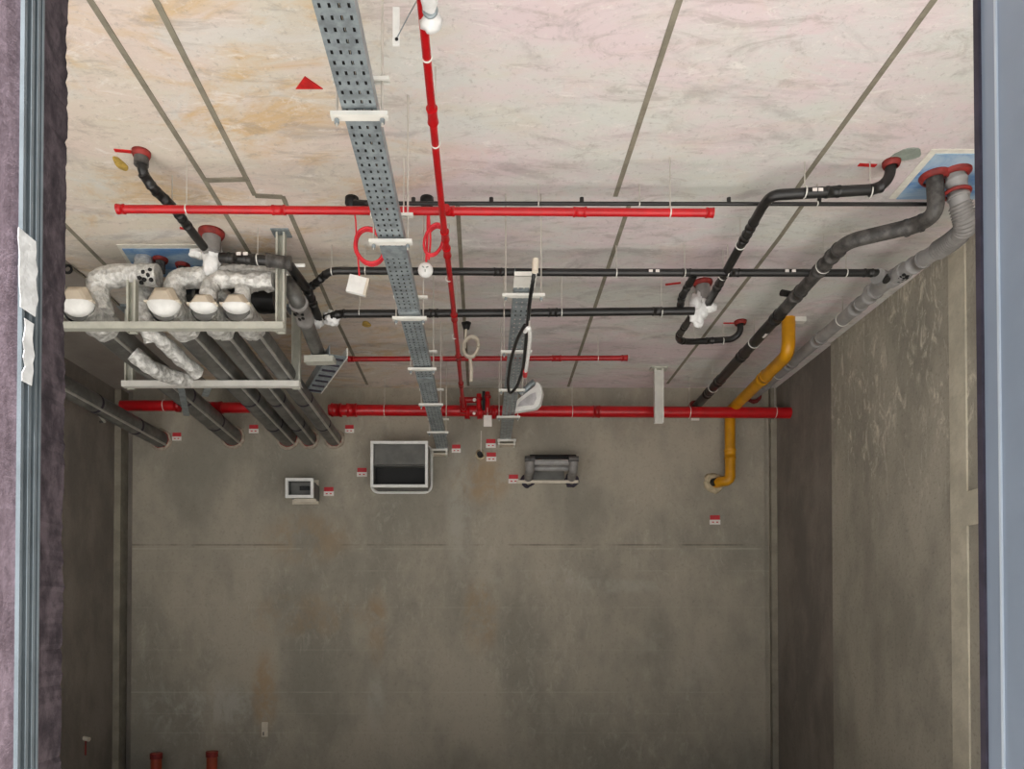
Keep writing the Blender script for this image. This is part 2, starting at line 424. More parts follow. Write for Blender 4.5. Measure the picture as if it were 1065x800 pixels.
# near opening: concrete reveal on the left with a metal channel, metal door frame on the right
JX = -.87
yj = W(67, 400, x=JX).y; yl = W(16, 400, x=JX).y
m = MB()                                         # rough arris: subdivided face with small wobble
nz = 420
vs = []; fs = []
zz = [-.13 + (CEIL + .3 + .13) * k / nz for k in range(nz + 1)]
for z in zz:
    e = .003 * noise.noise(V((0, 2, z * 7))) + .0035 * noise.noise(V((0, 2, z * 55)))
    vs += [(JX + e, yj + e, z), (JX + e * .5, yl, z), (JX - .35, yl, z), (JX - .35, yj, z)]
for k in range(nz):
    for j in range(4):
        fs.append((k * 4 + j, k * 4 + (j + 1) % 4, k * 4 + 4 + (j + 1) % 4, k * 4 + 4 + j))
m.add(vs, fs); m.add(vs[-4:], [(0, 1, 2, 3)])
struct(m.build('wall_front', 'jamb'))
struct(MB().box((JX - .35, yl - .3, -.13), (JX + .004, yl - .001, CEIL + .3)).build('wall_front_outer', 'jamb_light'))
y0c, y1c = W(21, 400, x=JX + .01).y, W(42, 400, x=JX + .01).y
ch = MB(); wch = y1c - y0c
ch.box((JX - .004, y0c, -.13), (JX + .004, y1c, CEIL + .3))
for a, b in ((0, .12), (.36, .5), (.66, .8), (.9, 1)): ch.box((JX + .004, y0c + wch * a, -.13), (JX + .012, y0c + wch * b, CEIL + .3))
cho = struct(ch.build('trim_8', 'channel'))
fm = MB()
for (px0, px1, p0, p1) in ((21, 37, 238, 330), (24, 34, 330, 402)):
    a = W(px0, p0, x=JX + .014); b = W(px1, p1, x=JX + .014)
    poly = []
    for k in range(9): poly.append((JX + .0135, a.y + .010 * noise.noise(V((k * .73, px0 * .31, 0))), a.z + (b.z - a.z) * k / 8))
    for k in range(8, -1, -1): poly.append((JX + .0135, b.y + .010 * noise.noise(V((k * .73, 5.3, px1 * .37))), a.z + (b.z - a.z) * k / 8))
    fm.prism(poly, (.0015, 0, 0))
fm.build('protective_film', 'film', cho, label='torn white protective film on the channel')
FX = 1.02
yf = W(1020, 400, x=FX).y
door = bpy.data.objects.new('door_1', None); C.objects.link(door); door.location = (FX, yf, -.13); door['kind'] = 'structure'
MB().box((FX, yf - .3, -.13), (FX + .12, yf, CEIL + .3)).build('jamb', 'alu', door)
yb = W(1040, 400, x=FX).y
MB().box((FX - .004, yb - .004, -.13), (FX, yb + .001, CEIL + .3)).build('bead', 'alu_light', door)
MB().box((FX - .006, yf - .012, -.13), (FX + .1, yf + .003, CEIL + .3)).build('gasket', 'gasket', door)

# ------------------------------------------------------------------ pipes
def along(pts, t, R=0):
    path = rounded(pts, R); L = [0]
    for a, b in zip(path, path[1:]): L.append(L[-1] + (b - a).length)
    s = t * L[-1]
    for i in range(len(path) - 1):
        if L[i + 1] >= s or i == len(path) - 2:
            k = (s - L[i]) / max(1e-9, L[i + 1] - L[i]); return path[i].lerp(path[i + 1], k), (path[i + 1] - path[i]).normalized()
def coupling(root, pts, t, R, r, ln, mat, name='coupling', label=None):
    p, d = along(pts, t, R)
    m = MB(); m.tube([p - d * ln / 2, p - d * ln * .34, p - d * ln * .33, p + d * ln * .33, p + d * ln * .34, p + d * ln / 2],
                     lambda i, n: r * (1.12 if i in (0, 1, 4, 5) else 1.04), n=18)
    return m.build(name, mat, root, label=label)
def hanger(root, p, r, mat='rod', rod=.0032):
    top = V((p.x, p.y, CEIL))
    MB().torus(p, (1, 0, 0), r * 1.04, .0036, 18, 6).build('pipe_clip', 'strut', root)
    MB().cyl(p + V((0, 0, r)), top, rod, 8).build('hanger_rod', mat, root)
def hanger_y(root, p, r, rod=.0032):
    top = V((p.x, p.y, CEIL))
    MB().torus(p, (0, 1, 0), r * 1.04, .0036, 18, 6).build('pipe_clip', 'strut', root)
    MB().cyl(p + V((0, 0, r)), top, rod, 8).build('hanger_rod', 'rod', root)
def pipe(name, label, cat, pts, r, R, mat, couplings=(), group=None, n=16, cmat=None, clen=None):
    t = thing(name, label, cat, pts[0], group)
    MB().tube(pts, r, R, n).build('pipe_run', mat, t)
    for c in couplings: coupling(t, pts, c, R, r, clen or r * 2.4, cmat or mat)
    return t
def collar_c(root, p, r, mat='collar_red', h=.03):
    """a sealant collar where a pipe meets the ceiling"""
    m = MB(); m.lathe((p.x, p.y, CEIL), (0, 0, -1), [(r * .96, 0), (r * 1.36, 0), (r * 1.36, h * .45), (r * 1.16, h), (r * .96, h)], 22)
    return m.build('ceiling_collar', mat, root, label='dark red sealing collar' if mat == 'collar_red' else None)
def collar_w(root, p, r, mat='mortar_ring', y=BACK - .018):
    m = MB(); m.torus((p.x, y, p.z), (0, 1, 0), r * 1.12, .022, 26, 8, .012)
    return m.build('wall_collar', mat, root)

# --- wall red main with its valve set
YM = 7.15
MR = .055
ml = W(342, 426.5, y=YM); mr = W(823, 429.5, y=YM)
t = thing('red_main_pipe', 'long thick red pipe running along the top of the back wall to the right', 'pipe', ml)
MB().tube([ml, mr], MR, n=20).build('pipe_run', 'red', t)
for px in (350, 366): coupling(t, [ml, mr], (px - 342) / 481, 0, MR * 1.1, .1, 'red', 'grooved_coupling')
for px in (620, 500, 516): coupling(t, [ml, mr], (px - 342) / 481, 0, MR * 1.02, .07, 'red_dark', 'grooved_coupling')
MB().lathe(mr, (1, 0, 0), [(0, -.005), (MR * .8, -.005), (MR * 1.1, 0), (MR * 1.1, .03), (MR * .7, .035), (0, .02)], 20).build('end_cap', 'white_plastic', t, label='white plastic end ring')
hanger(t, W(717, 429, y=YM), MR); hanger(t, W(806, 429, y=YM), MR); hanger(t, W(400, 427, y=YM), MR); hanger(t, W(595, 428, y=YM), MR)
a = W(126, 422, y=YM); b = W(187, 422, y=YM)
t = thing('red_main_pipe', 'short red pipe length with plugged end near the left back corner', 'pipe', a)
MB().tube([a, b], MR * .95, n=20).build('pipe_run', 'red', t)
MB().lathe(b, (1, 0, 0), [(MR * .9, -.04), (MR * 1.15, -.04), (MR * 1.15, 0), (MR * .6, .02), (0, .02)], 20).build('end_plug', 'red_dark', t)
hanger(t, W(171, 422, y=YM), MR)
a = W(214, 424, y=YM); b = W(274, 424, y=YM)
t = thing('red_main_pipe', 'short red pipe length crossing behind the grey lagged pipes', 'pipe', a)
MB().tube([a, b], MR * .95, n=20).build('pipe_run', 'red', t)
coupling(t, [a, b], .15, 0, MR, .16, 'red_dark', 'grooved_coupling'); hanger(t, W(266, 424, y=YM), MR)

# --- red branch running in depth, with its sprinkler wrap
HB = 2.06
b0 = W(436, -25, h=HB); b0 = b0 + (b0 - W(441, 30, h=HB)) * ((b0.y - 1.5) / (W(441, 30, h=HB).y - b0.y)); b1 = W(441, 30, h=HB); b2 = W(458, 205, h=HB); b3 = W(481, 414, h=HB)
b3.y = YM - .12
bp = [b0, b1, b2, W(470, 305, h=HB), b3]
t = thing('red_branch_pipe', 'slim red pipe running from the front straight to the back wall valves', 'pipe', b0)
MB().tube(bp, .0165, .4, 14).build('pipe_run', 'red', t)
for (px, py) in ((449, 120), (464.5, 245), (467, 262), (472, 330), (475, 372), (479.5, 400)):
    p = W(px, py, h=HB); i = [k for k in range(len(bp) - 1) if bp[k].y <= p.y][-1]
    d = (bp[i + 1] - bp[i]).normalized(); q = bp[i] + d * ((p.y - bp[i].y) / d.y)
    MB().tube([q - d * .04, q - d * .02, q + d * .02, q + d * .04], lambda i, n: (.024, .021, .021, .024)[i], n=16).build('coupling', 'red_dark' if py > 300 else 'red', t)
MB().tube([b3 + V((0, -.02, 0)), b3 + V((.0, .12, 0)), V((b3.x, YM, b3.z - .0))], .024, .04, 14).build('elbow', 'red', t)
for py in (60, 150, 290, 350):
    p = W(441 + (py - 30) * .099, py, h=HB); hanger_y(t, p, .017)
# wrapped sprinkler head near the front
p = W(444, 14, h=HB - .02)
t = thing('sprinkler_cover', 'crumpled white plastic cover wrapped over a joint of the slim red pipe', 'cover', p)
m = MB(); m.lathe(p + V((.012, .0, -.0)), (0, -1, -.1), [(.022, -.05), (.04, -.04), (.031, -.02), (.02, 0.0), (.018, .02), (.026, .05), (.03, .09), (.026, .13), (.016, .17), (.01, .2)], 18)
for v_ in m.v: v_ += V((1, 0, 1)) * .008 * noise.noise(v_ * 40)
m.build('wrap', 'wrap', t); MB().torus(p + V((.012, -.012, 0)), (0, -1, -.1), .02, .007, 18, 8).build('tie_band', 'steel', t)
# --- valve set (parts on the branch end)
vb = W(490, 415, y=YM - .02)
t = thing('valve_set', 'cluster of red control valves above the red main at the slim pipe end', 'valve', vb)
MB().tube([W(478, 416, y=YM - .05), W(500, 416, y=YM - .05)], .03, n=14).build('valve_body', 'red_dark', t)
MB().tube([W(482, 416, y=YM - .05), W(482, 430, y=YM - .05)], .034, n=14).build('tee', 'red', t)
for px, y0, y1 in ((498, 410, 426), (507, 408, 430)):
    MB().tube([W(px, y1, y=YM - .07), W(px, y0, y=YM - .07)], .024, n=14).build('valve_stem', 'red', t)
    MB().lathe(W(px, y0 + 5, y=YM - .07), (0, 0, 1), [(0, -.012), (.036, -.012), (.036, .012), (0, .012)], 16).build('bonnet', 'red_dark', t)
MB().box(tuple(W(501.5, 426, y=YM - .09)), tuple(W(504.5, 408, y=YM - .05))).build('lever', 'ink', t, label='black lever')
MB().blob(W(493.5, 416, y=YM - .09), .018, .018, .018).build('gauge', 'white_plastic', t, label='small white gauge')
MB().blob(W(493, 430, y=YM - .08), .016, .016, .016).build('drain_plug', 'tag_white', t)
for px in (486, 499, 513): coupling(t, [W(480, 429, y=YM), W(520, 429, y=YM)], (px - 480) / 40, 0, MR * 1.12, .05, 'red', 'flange')
a = W(503, 432, y=YM - .1); b = W(511.5, 444, y=YM - .09)
o = MB(); o.box((a.x, YM - .1, b.z), (b.x, YM - .094, a.z)); o.cyl(W(507, 432, y=YM - .097), W(507, 424, y=YM - .097), .003, 6)
tag(o.build('hanging_tag', 'tag_white'), 'blank white card tag hanging under the red valves', 'tag')

# --- front lateral red pipe
YF = 3.72
a = W(125, 217.5, y=YF); b = W(739, 221.5, y=YF)
t = thing('red_front_pipe', 'red pipe crossing the ceiling from left to right in front of the black lines', 'pipe', a)
MB().tube([a, b], .0205, n=16).build('pipe_run', 'red', t)
for px in (125.5, 738): coupling(t, [a, b], (px - 125) / 614, 0, .023, .04, 'red', 'end_cap')
for px in (290, 466, 603): coupling(t, [a, b], (px - 125) / 614, 0, .0225, .07, 'red', 'coupling')
for px in (194, 420, 697): hanger(t, W(px, 217.5 + (px - 125) * .0065, y=YF), .0205)
tj = W(465, 219.7, y=YF); bz = W(460, 222, h=HB)
MB().tube([tj, V((tj.x - .005, tj.y - .03, tj.z - .0)), ], .022, n=12).build('tee', 'red', t)
# --- rear thin red pipe
YT = 6.1
a = W(362, 373.5, y=YT); b = W(651, 372.5, y=YT)
t = thing('red_rear_pipe', 'thin red pipe crossing the ceiling just in front of the back wall', 'pipe', a)
MB().tube([a, b], .021, n=14).build('pipe_run', 'red_dark', t)
coupling(t, [a, b], .995, 0, .024, .05, 'red_dark', 'end_cap'); coupling(t, [a, b], .01, 0, .024, .05, 'red_dark', 'end_cap'); coupling(t, [a, b], .75, 0, .0235, .08, 'red_dark')
for px in (460, 622): hanger(t, W(px, 373, y=YT), .021)

# --- black lateral conduit near the front
YC = 3.95
a = W(380, 211.5, y=YC); b = W(966, 212.5, y=YC)
t = thing('black_conduit', 'thin black conduit crossing the ceiling above the front red pipe', 'conduit', a)
MB().tube([a, b], .0105, n=12).build('pipe_run', 'black', t)
for px in (430, 511, 605, 758, 852):
    p = W(px, 211.6, y=YC)
    MB().tube([p, V((p.x, p.y, p.z + .03))], .012, n=10).build('outlet_stub', 'black', t)
for px in (560, 665, 850):
    hanger(t, W(px, 212, y=YC), .0105, rod=.003)
# --- middle black drain line
YP = 4.6
pl = [W(318, 301, y=YP + .2), W(326, 297, y=YP + .12), W(343, 281.5, y=YP), W(600, 283.5, y=YP), W(918, 284, y=YP), W(922, 292, h=2.15)]
t = pipe('black_drain_pipe', 'long black drain pipe across mid ceiling into the grey pipe by the right wall', 'pipe', pl, .0235, .06, 'black', (.03, .055, .35, .66, .74, .96), cmat='black')
for px, py in ((345, 282), (380, 282), (641, 284), (712, 284), (757, 284), (880, 284)): hanger(t, W(px, py, y=YP), .0235)
for k, px in enumerate((676, 683, 817, 824)):
    p = W(px, 283.5, y=YP); MB().box((p.x - .012, p.y - .0255, p.z - .008), (p.x + .012, p.y - .0225, p.z + .008)).build('printed_mark', 'tag_white', t)
# --- rear black drain line
YQ = 4.97
q = [W(338, 331, y=YQ + .05), W(352, 326.5, y=YQ), W(540, 325.5, y=YQ), W(722, 323.5, y=YQ)]
t = pipe('black_drain_pipe', 'thick black drain pipe running between the two white wrapped traps', 'pipe', q, .027, .05, 'black', (.05, .3, .62, .9))
for px in (374, 475, 584, 688): hanger(t, W(px, 325.5, y=YQ), .027)

# --- left bent black pipe
def trap_wrap(pc, rx, ry, rz, label, seed, extra=()):
    t = thing('wrapped_trap', label, 'trap cover', pc)
    m = MB(); m.blob(pc, rx, ry, rz, .35, 26, 18, seed); m.build('wrap', 'wrap', t)
    for k, (c, r) in enumerate(extra): MB().blob(c, r[0], r[1], r[2], .4, 20, 14, seed + k + 1).build('wrap_end', 'wrap', t)
    return t
fl = onceil(147, 158)
lp = [V((fl.x, fl.y, CEIL)), W(148, 180, y=fl.y), W(161, 198, h=2.25), W(178, 213, h=2.23), W(212, 257, h=2.2)]
t = pipe('black_drain_pipe', 'bent black drain pipe dropping from a red collar at the upper left', 'pipe', lp, .0255, .09, 'black', (.2, .34, .52, .66), clen=.07)
collar_c(t, lp[0], .034); hanger_y(t, W(179, 215, h=2.23), .026)
MB().tube([V((fl.x, fl.y, CEIL)), V((fl.x, fl.y, CEIL - .07))], .036, n=16).build('sleeve', 'black_worn', t, label='dusty grey sleeve')
fs_ = onceil(220, 241)
t = thing('ceiling_sleeve', 'grey pipe sleeve under a dark red collar above the left white trap', 'pipe sleeve', V((fs_.x, fs_.y, CEIL - .12)))
MB().tube([V((fs_.x, fs_.y, CEIL)), V((fs_.x, fs_.y, CEIL - .13))], .056, n=20).build('sleeve', 'grey_sleeve', t); collar_c(t, fs_, .058, h=.035)
ytr = 4.5
trap_wrap(W(220.5, 268, y=ytr), .062, .055, .125, 'white plastic wrap round the trap on the left beside the blue ceiling patch', 1.3,
          [(W(206, 264, y=ytr + .02), (.055, .04, .025)), (W(222, 262, y=ytr - .03), (.045, .04, .05))])
rp = [W(229, 268, y=4.42), W(262, 270, y=4.4), W(299, 273, y=4.4), W(320, 302, h=2.18), W(332, 333, h=2.12)]
t = pipe('black_drain_pipe', 'black drain pipe with a fat coupling, from the left trap bending to the back', 'pipe', rp, .03, .06, 'black', (.08, .18, .68, .8), clen=.07)
coupling(t, rp, .335, .06, .037, .15, 'black_worn', 'rubber_coupling'); hanger(t, W(268, 270, y=4.4), .03)
for px in (250, 257):
    p = W(px, 268, y=4.4); MB().box((p.x - .014, p.y - .034, p.z - .0), (p.x + .014, p.y - .0295, p.z + .018)).build('printed_mark', 'tag_white', t)
MB().tube([W(301, 276, y=4.47), W(317, 276, y=4.47)], .012, n=10).build('side_stub', 'white_plastic', t, label='white stub with black end')
trap_wrap(W(329, 336, y=5.1), .055, .05, .035, 'white plastic wrap on the lower end of the bent black pipe', 4.1)
trap_wrap(W(345, 331, y=5.02), .055, .05, .05, 'white plastic wrap at the left end of the thick black pipe', 6.2)

# --- right black drain group
fr_ = onceil(927, 168)
gp = [V((fr_.x, fr_.y, CEIL)), W(925, 186, y=fr_.y), W(912, 197, y=fr_.y), W(803, 203, y=fr_.y + .02), W(794, 213, h=2.24), W(736, 317, h=2.22)]
t = pipe('black_drain_pipe', 'black drain pipe from the small red collar right, turning back to the white trap', 'pipe', gp, .027, .09, 'black', (.09, .2, .5, .56, .86), clen=.07)
collar_c(t, fr_, .033)
for px in (837, 905): hanger(t, W(px, 200, y=fr_.y), .027)
for px, py in ((770, 255), (752, 287)): hanger_y(t, W(px, py, h=2.23), .027)
for px in (845, 851):
    p = W(px, 200.5, y=fr_.y); MB().box((p.x - .012, p.y - .03, p.z - .008), (p.x + .012, p.y - .026, p.z + .008)).build('printed_mark', 'tag_white', t)
fs2 = onceil(731, 293)
t = thing('ceiling_sleeve', 'grey pipe sleeve under a dark red collar above the right white trap', 'pipe sleeve', V((fs2.x, fs2.y, CEIL - .15)))
MB().tube([V((fs2.x, fs2.y, CEIL)), V((fs2.x, fs2.y, CEIL - .16))], .05, n=20).build('sleeve', 'grey_sleeve', t); collar_c(t, fs2, .05, h=.03)
trap_wrap(W(726.5, 322, y=5.1), .068, .055, .11, 'white plastic wrap round the trap at the right end of the thick black pipe', 9.7,
          [(W(738, 320, y=5.08), (.05, .04, .03)), (W(724, 316, y=5.06), (.045, .04, .05))])
p5 = [W(722, 286, y=YP + .02), W(709, 309, h=2.18), W(707, 322, y=5.02)]
t = pipe('black_branch_pipe', 'short black branch dropping from the mid ceiling line beside the right trap', 'pipe', p5, .024, .05, 'black', (.3, .62, .9))
up = onceil(770, 334)
ub = [W(719, 329, y=5.12), W(704, 352, h=2.2), W(712, 356, y=5.8), W(762, 353, y=5.82), W(770, 346, y=up.y), V((up.x, up.y, CEIL))]
t = pipe('black_branch_pipe', 'hook shaped black branch behind the right trap rising to a dark red collar', 'pipe', ub, .025, .1, 'black', (.18, .32, .5, .72))
collar_c(t, up, .036)
for px in (722, 752): hanger(t, W(px, 355, y=5.81), .024)

# --- big black soil pipe on the right
fb = onceil(972, 181)
sp = [V((fb.x, fb.y, CEIL)), W(974, 222, y=fb.y), W(955, 234, h=2.2), W(882, 251, h=2.2), W(868, 264, h=2.2), W(722, 425, y=BACK)]
t = thing('black_soil_pipe', 'thick dusty black soil pipe from the blue patch right, angling to the back wall', 'pipe', sp[0])
MB().tube(sp, .042, .13, 20).build('pipe_run', 'black_worn', t)
for pp in (.085, .2, .245, .335, .43, .62, .78, .87): coupling(t, sp, pp, .13, .043, .09, 'black_worn' if pp < .4 else 'black')
p, d = along(sp, .68, .13)
q, d2 = along(sp, .995, .13)
MB().tube([along(sp, .39, .13)[0], along(sp, .999, .13)[0]], .0428, n=20).build('rear_length', 'black', t, label='cleaner glossy black length')
q = along(sp, .37, .13)[0] + V((-.01, 0, .05))
MB().tube([q + V((-.05, 0, .02)), q + V((.04, .03, .02))], .022, n=12).build('cleanout_plug', 'black', t)
collar_c(t, fb, .056, h=.035); collar_w(t, sp[-1], .05, 'collar_red')
p = W(800, 340, h=2.25); hanger_y(t, along(sp, .55, .13)[0], .044); hanger_y(t, along(sp, .83, .13)[0], .044); hanger_y(t, along(sp, .24, .13)[0], .044)
for k in (.487, .493, .5):
    q, d = along(sp, k, .13); MB().tube([q - d * .012 + V((.0, -.016, -.026)), q + d * .012 + V((.0, -.016, -.026))], .02, n=8).build('printed_mark', 'tag_white', t)

# --- big grey pipe along the right wall
fg = onceil(993, 178)
gq = [V((fg.x, fg.y, CEIL)), W(998, 212, y=fg.y), W(1006, 236, h=2.12), W(992, 250, h=2.14), W(920, 295, h=2.2), W(783, 412, y=BACK)]
t = thing('grey_drain_pipe', 'thick grey drain pipe hugging the top of the right wall to the back', 'pipe', gq[0])
MB().tube(gq, .047, .12, 20).build('pipe_run', 'grey_pipe', t)
path = subdiv(rounded(gq, .12), .01)
for (lo, hi) in ((.045, .085), (.1, .155)):
    pts = [along(gq, lo + (hi - lo) * k / 40, .12)[0] for k in range(41)]
    MB().tube(pts, lambda i, n: .057 if (i // 2) % 2 else .05, n=22).build('ribbed_elbow', 'grey_sleeve', t)
for pp in (.025, .2, .33, .385, .56, .72, .9): coupling(t, gq, pp, .12, .048, .1, 'grey_pipe')
def nearest(pts, R, p):
    return min(((along(pts, k / 400, R)[0] - p).length, k / 400) for k in range(401))[1]
kj = nearest(gq, .12, W(926, 290, h=2.19))
pj, dj = along(gq, kj, .12)
jn = W(915, 288, y=4.6)
MB().tube([jn + V((-.02, -.01, 0)), pj + dj * .02 + V((-.03, 0, 0)), pj + dj * .16], .048, .06, 18).build('branch_fitting', 'grey_pipe', t)
for off in (-.13, -.03, .2): MB().tube([pj + dj * off, pj + dj * (off + .05)], .056, n=20).build('socket', 'grey_pipe', t)
q, d = along(gq, nearest(gq, .12, W(941, 283, h=2.18)), .12)
for a, bb in ((-.05, -.03), (-.01, .01), (.03, .05)):
    for k, (rx, rz) in enumerate(((-.026, -.039), (-.007, -.048), (.012, -.047))):
        c = q + d * ((a + bb) / 2) + V((rx, -.01, rz))
        if (k + int(a * 100)) % 3 or k == 1: MB().blob(c, .012, .016, .009).build('printed_mark', 'ink', t)
m = MB(); m.lathe((fg.x, fg.y, CEIL), (0, 0, -1), [(.053, 0), (.08, 0), (.08, .016), (.066, .03), (.053, .03)], 22); m.build('ceiling_collar', 'collar_red', t, label='dark red sealing collar')
MB().torus(V((fg.x, fg.y, CEIL - .12)) + V((.01, 0, 0)), (0, 0, 1), .06, .01, 24, 8).build('band', 'collar_red', t)
collar_w(t, gq[-1], .056, 'collar_red')
hanger_y(t, along(gq, .45, .12)[0], .049); hanger_y(t, along(gq, .8, .12)[0], .049)

# --- yellow gas pipe
yy = 7.33
y0 = onceil(820, 331); yg = [V((y0.x, y0.y, CEIL)), W(820, 368, y=y0.y), W(759, 421, y=yy), W(758, 500, y=yy), W(750, 504, y=yy), W(744, 502.5, y=BACK)]
yg[2].z = yg[1].z; yg[2].y = yy; yg[3].x = yg[2].x + .03; 
yg = [yg[0], yg[1], yg[2], V((yg[2].x + .0, yy, yg[3].z)), V((yg[2].x - .09, yy + .06, yg[3].z)), V((yg[2].x - .1, BACK, yg[3].z))]
t = thing('yellow_gas_pipe', 'yellow gas pipe coming from the ceiling and dropping down the back wall', 'pipe', yg[0])
MB().tube(yg, .052, .1, 20).build('pipe_run', 'yellow', t)
coupling(t, yg, .3, .1, .053, .1, 'yellow'); coupling(t, yg, .83, .1, .053, .1, 'yellow')
MB().box((y0.x - .01, y0.y - .03, CEIL - .035), (y0.x + .13, y0.y + .03, CEIL)).build('ceiling_clip', 'strut', t, label='white clip')
m = MB(); m.torus((yg[-1].x, BACK - .02, yg[-1].z), (0, 1, 0), .07, .03, 24, 8, .03); m.build('foam_collar', 'foam', t)
m = MB(); c = onwall(741, 502, .02); m.lathe(c, (0, -1, 0), [(.025, .0), (.03, .06), (.045, .06), (.05, 0)], 18); m.torus(c, (0, 1, 0), .065, .03, 24, 8, .03)
t2 = thing('wall_sleeve', 'dark open sleeve ringed with foam beside the yellow pipe elbow', 'pipe sleeve', c)
m2 = MB(); m2.torus(c, (0, 1, 0), .062, .028, 24, 8, .03); m2.build('foam_collar', 'foam', t2)
m3 = MB(); m3.lathe(c, (.25, -1, -.1), [(0, .03), (.03, .03), (.03, .075), (.042, .075), (.042, 0)], 18); m3.build('sleeve', 'ink', t2)

# ------------------------------------------------------------------ cable trays
def perforated(m, x0, x1, y0, y1, z, cols, pitch, hl, hw):
    """a sheet with rows of slots, each slot an opening"""
    w = x1 - x0; xs = [x0]
    for c in cols: xs += [x0 + w * c - hw / 2, x0 + w * c + hw / 2]
    xs.append(x1); ys = []; n = int((y1 - y0) / pitch)
    for i in range(n):
        ys += [y0 + i * pitch, y0 + i * pitch + pitch * .5 - hl / 2, y0 + i * pitch + pitch * .5 + hl / 2]
    ys.append(y0 + n * pitch); ys.append(y1)
    nx = len(xs); vs = [(x, y, z) for y in ys for x in xs]; fs = []
    for j in range(len(ys) - 1):
        for i in range(nx - 1):
            if i % 2 == 1 and j % 3 == 1 and j < 3 * n: continue
            fs.append((j * nx + i, j * nx + i + 1, (j + 1) * nx + i + 1, (j + 1) * nx + i))
    return m.add(vs, fs)
HT = 1.73; TZ = EYE + HT + .012
def xline(p, q, y): return p.x + (q.x - p.x) * (y - p.y) / (q.y - p.y)
c0 = W(357, 0, h=HT); c1 = W(457.5, 471, h=HT)
tw = .118
def make_tray(root, xc, w, y0, y1, z, side):
    m = MB(); perforated(m, xc - w / 2, xc + w / 2, y0, y1, z, (.14, .38, .62, .86), .0425, .017, .0085)
    m.build('tray_base', 'steel', root, solid=.0015)
    for sx in (-1, 1):
        m = MB(); x = xc + sx * w / 2; lip = -sx * .012
        m.add([(x, y0, z), (x, y1, z), (x, y1, z + side), (x, y0, z + side), (x + lip, y0, z + side), (x + lip, y1, z + side)], [(0, 1, 2, 3), (3, 2, 5, 4)])
        m.build('side_flange', 'steel', root, solid=.0015)
xt = (c0.x + c1.x) / 2
tr = thing('cable_tray', 'long galvanised perforated cable tray running from the front to the back wall', 'cable tray', (xt, 1.45, TZ))
make_tray(tr, xt, tw, 1.45, BACK - .02, TZ, .05)
for yy_ in (3.35, 4.06, 5.2): MB().box((xt - tw * .52, yy_, TZ - .004), (xt + tw * .52, yy_ + .11, TZ - .001)).build('joint_plate', 'steel', tr)
for k in range(5):
    x = xt - .044 + k * .022
    tag(MB().tube([(x, 1.46, TZ + .013), (x + .003, 4, TZ + .013), (x - .003, BACK - .05, TZ + .013)], .0105, n=8).build('power_cable', 'ink'),
        'black cable lying inside the long perforated cable tray', 'cable', 'black cables in the long tray')
def trapeze(x, y, hz, half, lab, grp, upper=True, lower_len=.36):
    z = EYE + hz
    t = thing('trapeze_hanger', lab, 'hanger', (x, y, z - .02), grp)
    MB().channel((x - half - .035, y, z - .008), (x + half + .035, y, z - .008), .032, .015, .003, .008).build('lower_strut', 'strut', t)
    if upper: MB().channel((x - half - .03, y, z + .115), (x + half + .04, y, z + .115), .026, .013, .003, .008, (0, 0, -1)).build('upper_strut', 'strut', t)
    for sx in (-1, 1):
        MB().cyl((x + sx * (half + .015), y, z - .045), (x + sx * (half + .015), y, CEIL), .0042, 8).build('hanger_rod', 'rod', t)
        MB().cyl((x + sx * (half + .015), y, z - .035), (x + sx * (half + .015), y, z - .021), .009, 6).build('nut', 'steel', t)
    return t
labs = ['nearest white trapeze hanger, under the long cable tray by the red ceiling triangle', 'white trapeze hanger under the long tray beside the looped red cable',
        'white trapeze hanger under the long tray where it passes below the thick black pipe', 'white trapeze hanger under the long tray at the thin rear red pipe',
        'white trapeze hanger under the long tray just above the red main', 'white trapeze hanger under the long tray just below the red main']
for i, (py, px) in enumerate(((118, 378), (250, 405), (330, 428), (383, 437), (420, 446), (449, 453))):
    y = W(px, py, h=HT).y; trapeze(xt, y, HT, tw / 2 + .004, labs[i], 'trapeze hangers under the long tray')
def wall_bracket(px, py, w, lab):
    p = onwall(px, py, .12)
    t = thing('wall_bracket', lab, 'bracket', p)
    MB().channel((p.x - w / 2, BACK - .12, p.z), (p.x + w / 2, BACK - .12, p.z), .035, .02, .003, .008).build('cross_strut', 'strut', t)
    MB().box((p.x - w / 2 + .01, BACK - .11, p.z - .045), (p.x + w / 2 - .01, BACK - .018, p.z - .03)).build('wall_shelf', 'cream', t)
    for s in (-1, 1): MB().box((p.x + s * w * .42 - .008, BACK - .135, p.z - .05), (p.x + s * w * .42 + .008, BACK - .018, p.z + .012)).build('side_arm', 'strut', t)
wall_bracket(457, 468, .17, 'cream wall bracket where the long cable tray meets the back wall')
dv = onwall(463, 461, .02)
tag(MB().blob((dv.x, BACK - .05, dv.z), .03, .03, .035, .1).build('junction_box', 'green'), 'small pale green junction knob by the long tray wall end', 'junction box')
# short right tray
H2 = 1.83
s0 = W(546, 300, h=H2); x2 = .225
t2 = thing('cable_tray', 'short galvanised cable tray hung at centre in front of the back wall', 'cable tray', (x2, 3.85, EYE + H2))
m = MB(); perforated(m, x2 - .055, x2 + .055, 3.85, BACK - .03, EYE + H2 + .012, (.2, .5, .8), .06, .02, .009); m.build('tray_base', 'steel', t2, solid=.0015)
for sx in (-1, 1):
    m = MB(); x = x2 + sx * .055; z = EYE + H2 + .012
    m.add([(x, 3.85, z), (x, BACK - .03, z), (x, BACK - .03, z + .05), (x, 3.85, z + .05)], [(0, 1, 2, 3)]); m.build('side_flange', 'steel', t2, solid=.0015)
MB().box((x2 - .06, 3.84, EYE + H2 + .006), (x2 + .06, 3.98, EYE + H2 + .010)).build('end_plate', 'strut', t2, label='white plate at the near end')
MB().box((x2 - .06, 3.842, EYE + H2 + .006), (x2 + .06, 3.848, EYE + H2 + .03)).build('end_face', 'strut', t2)
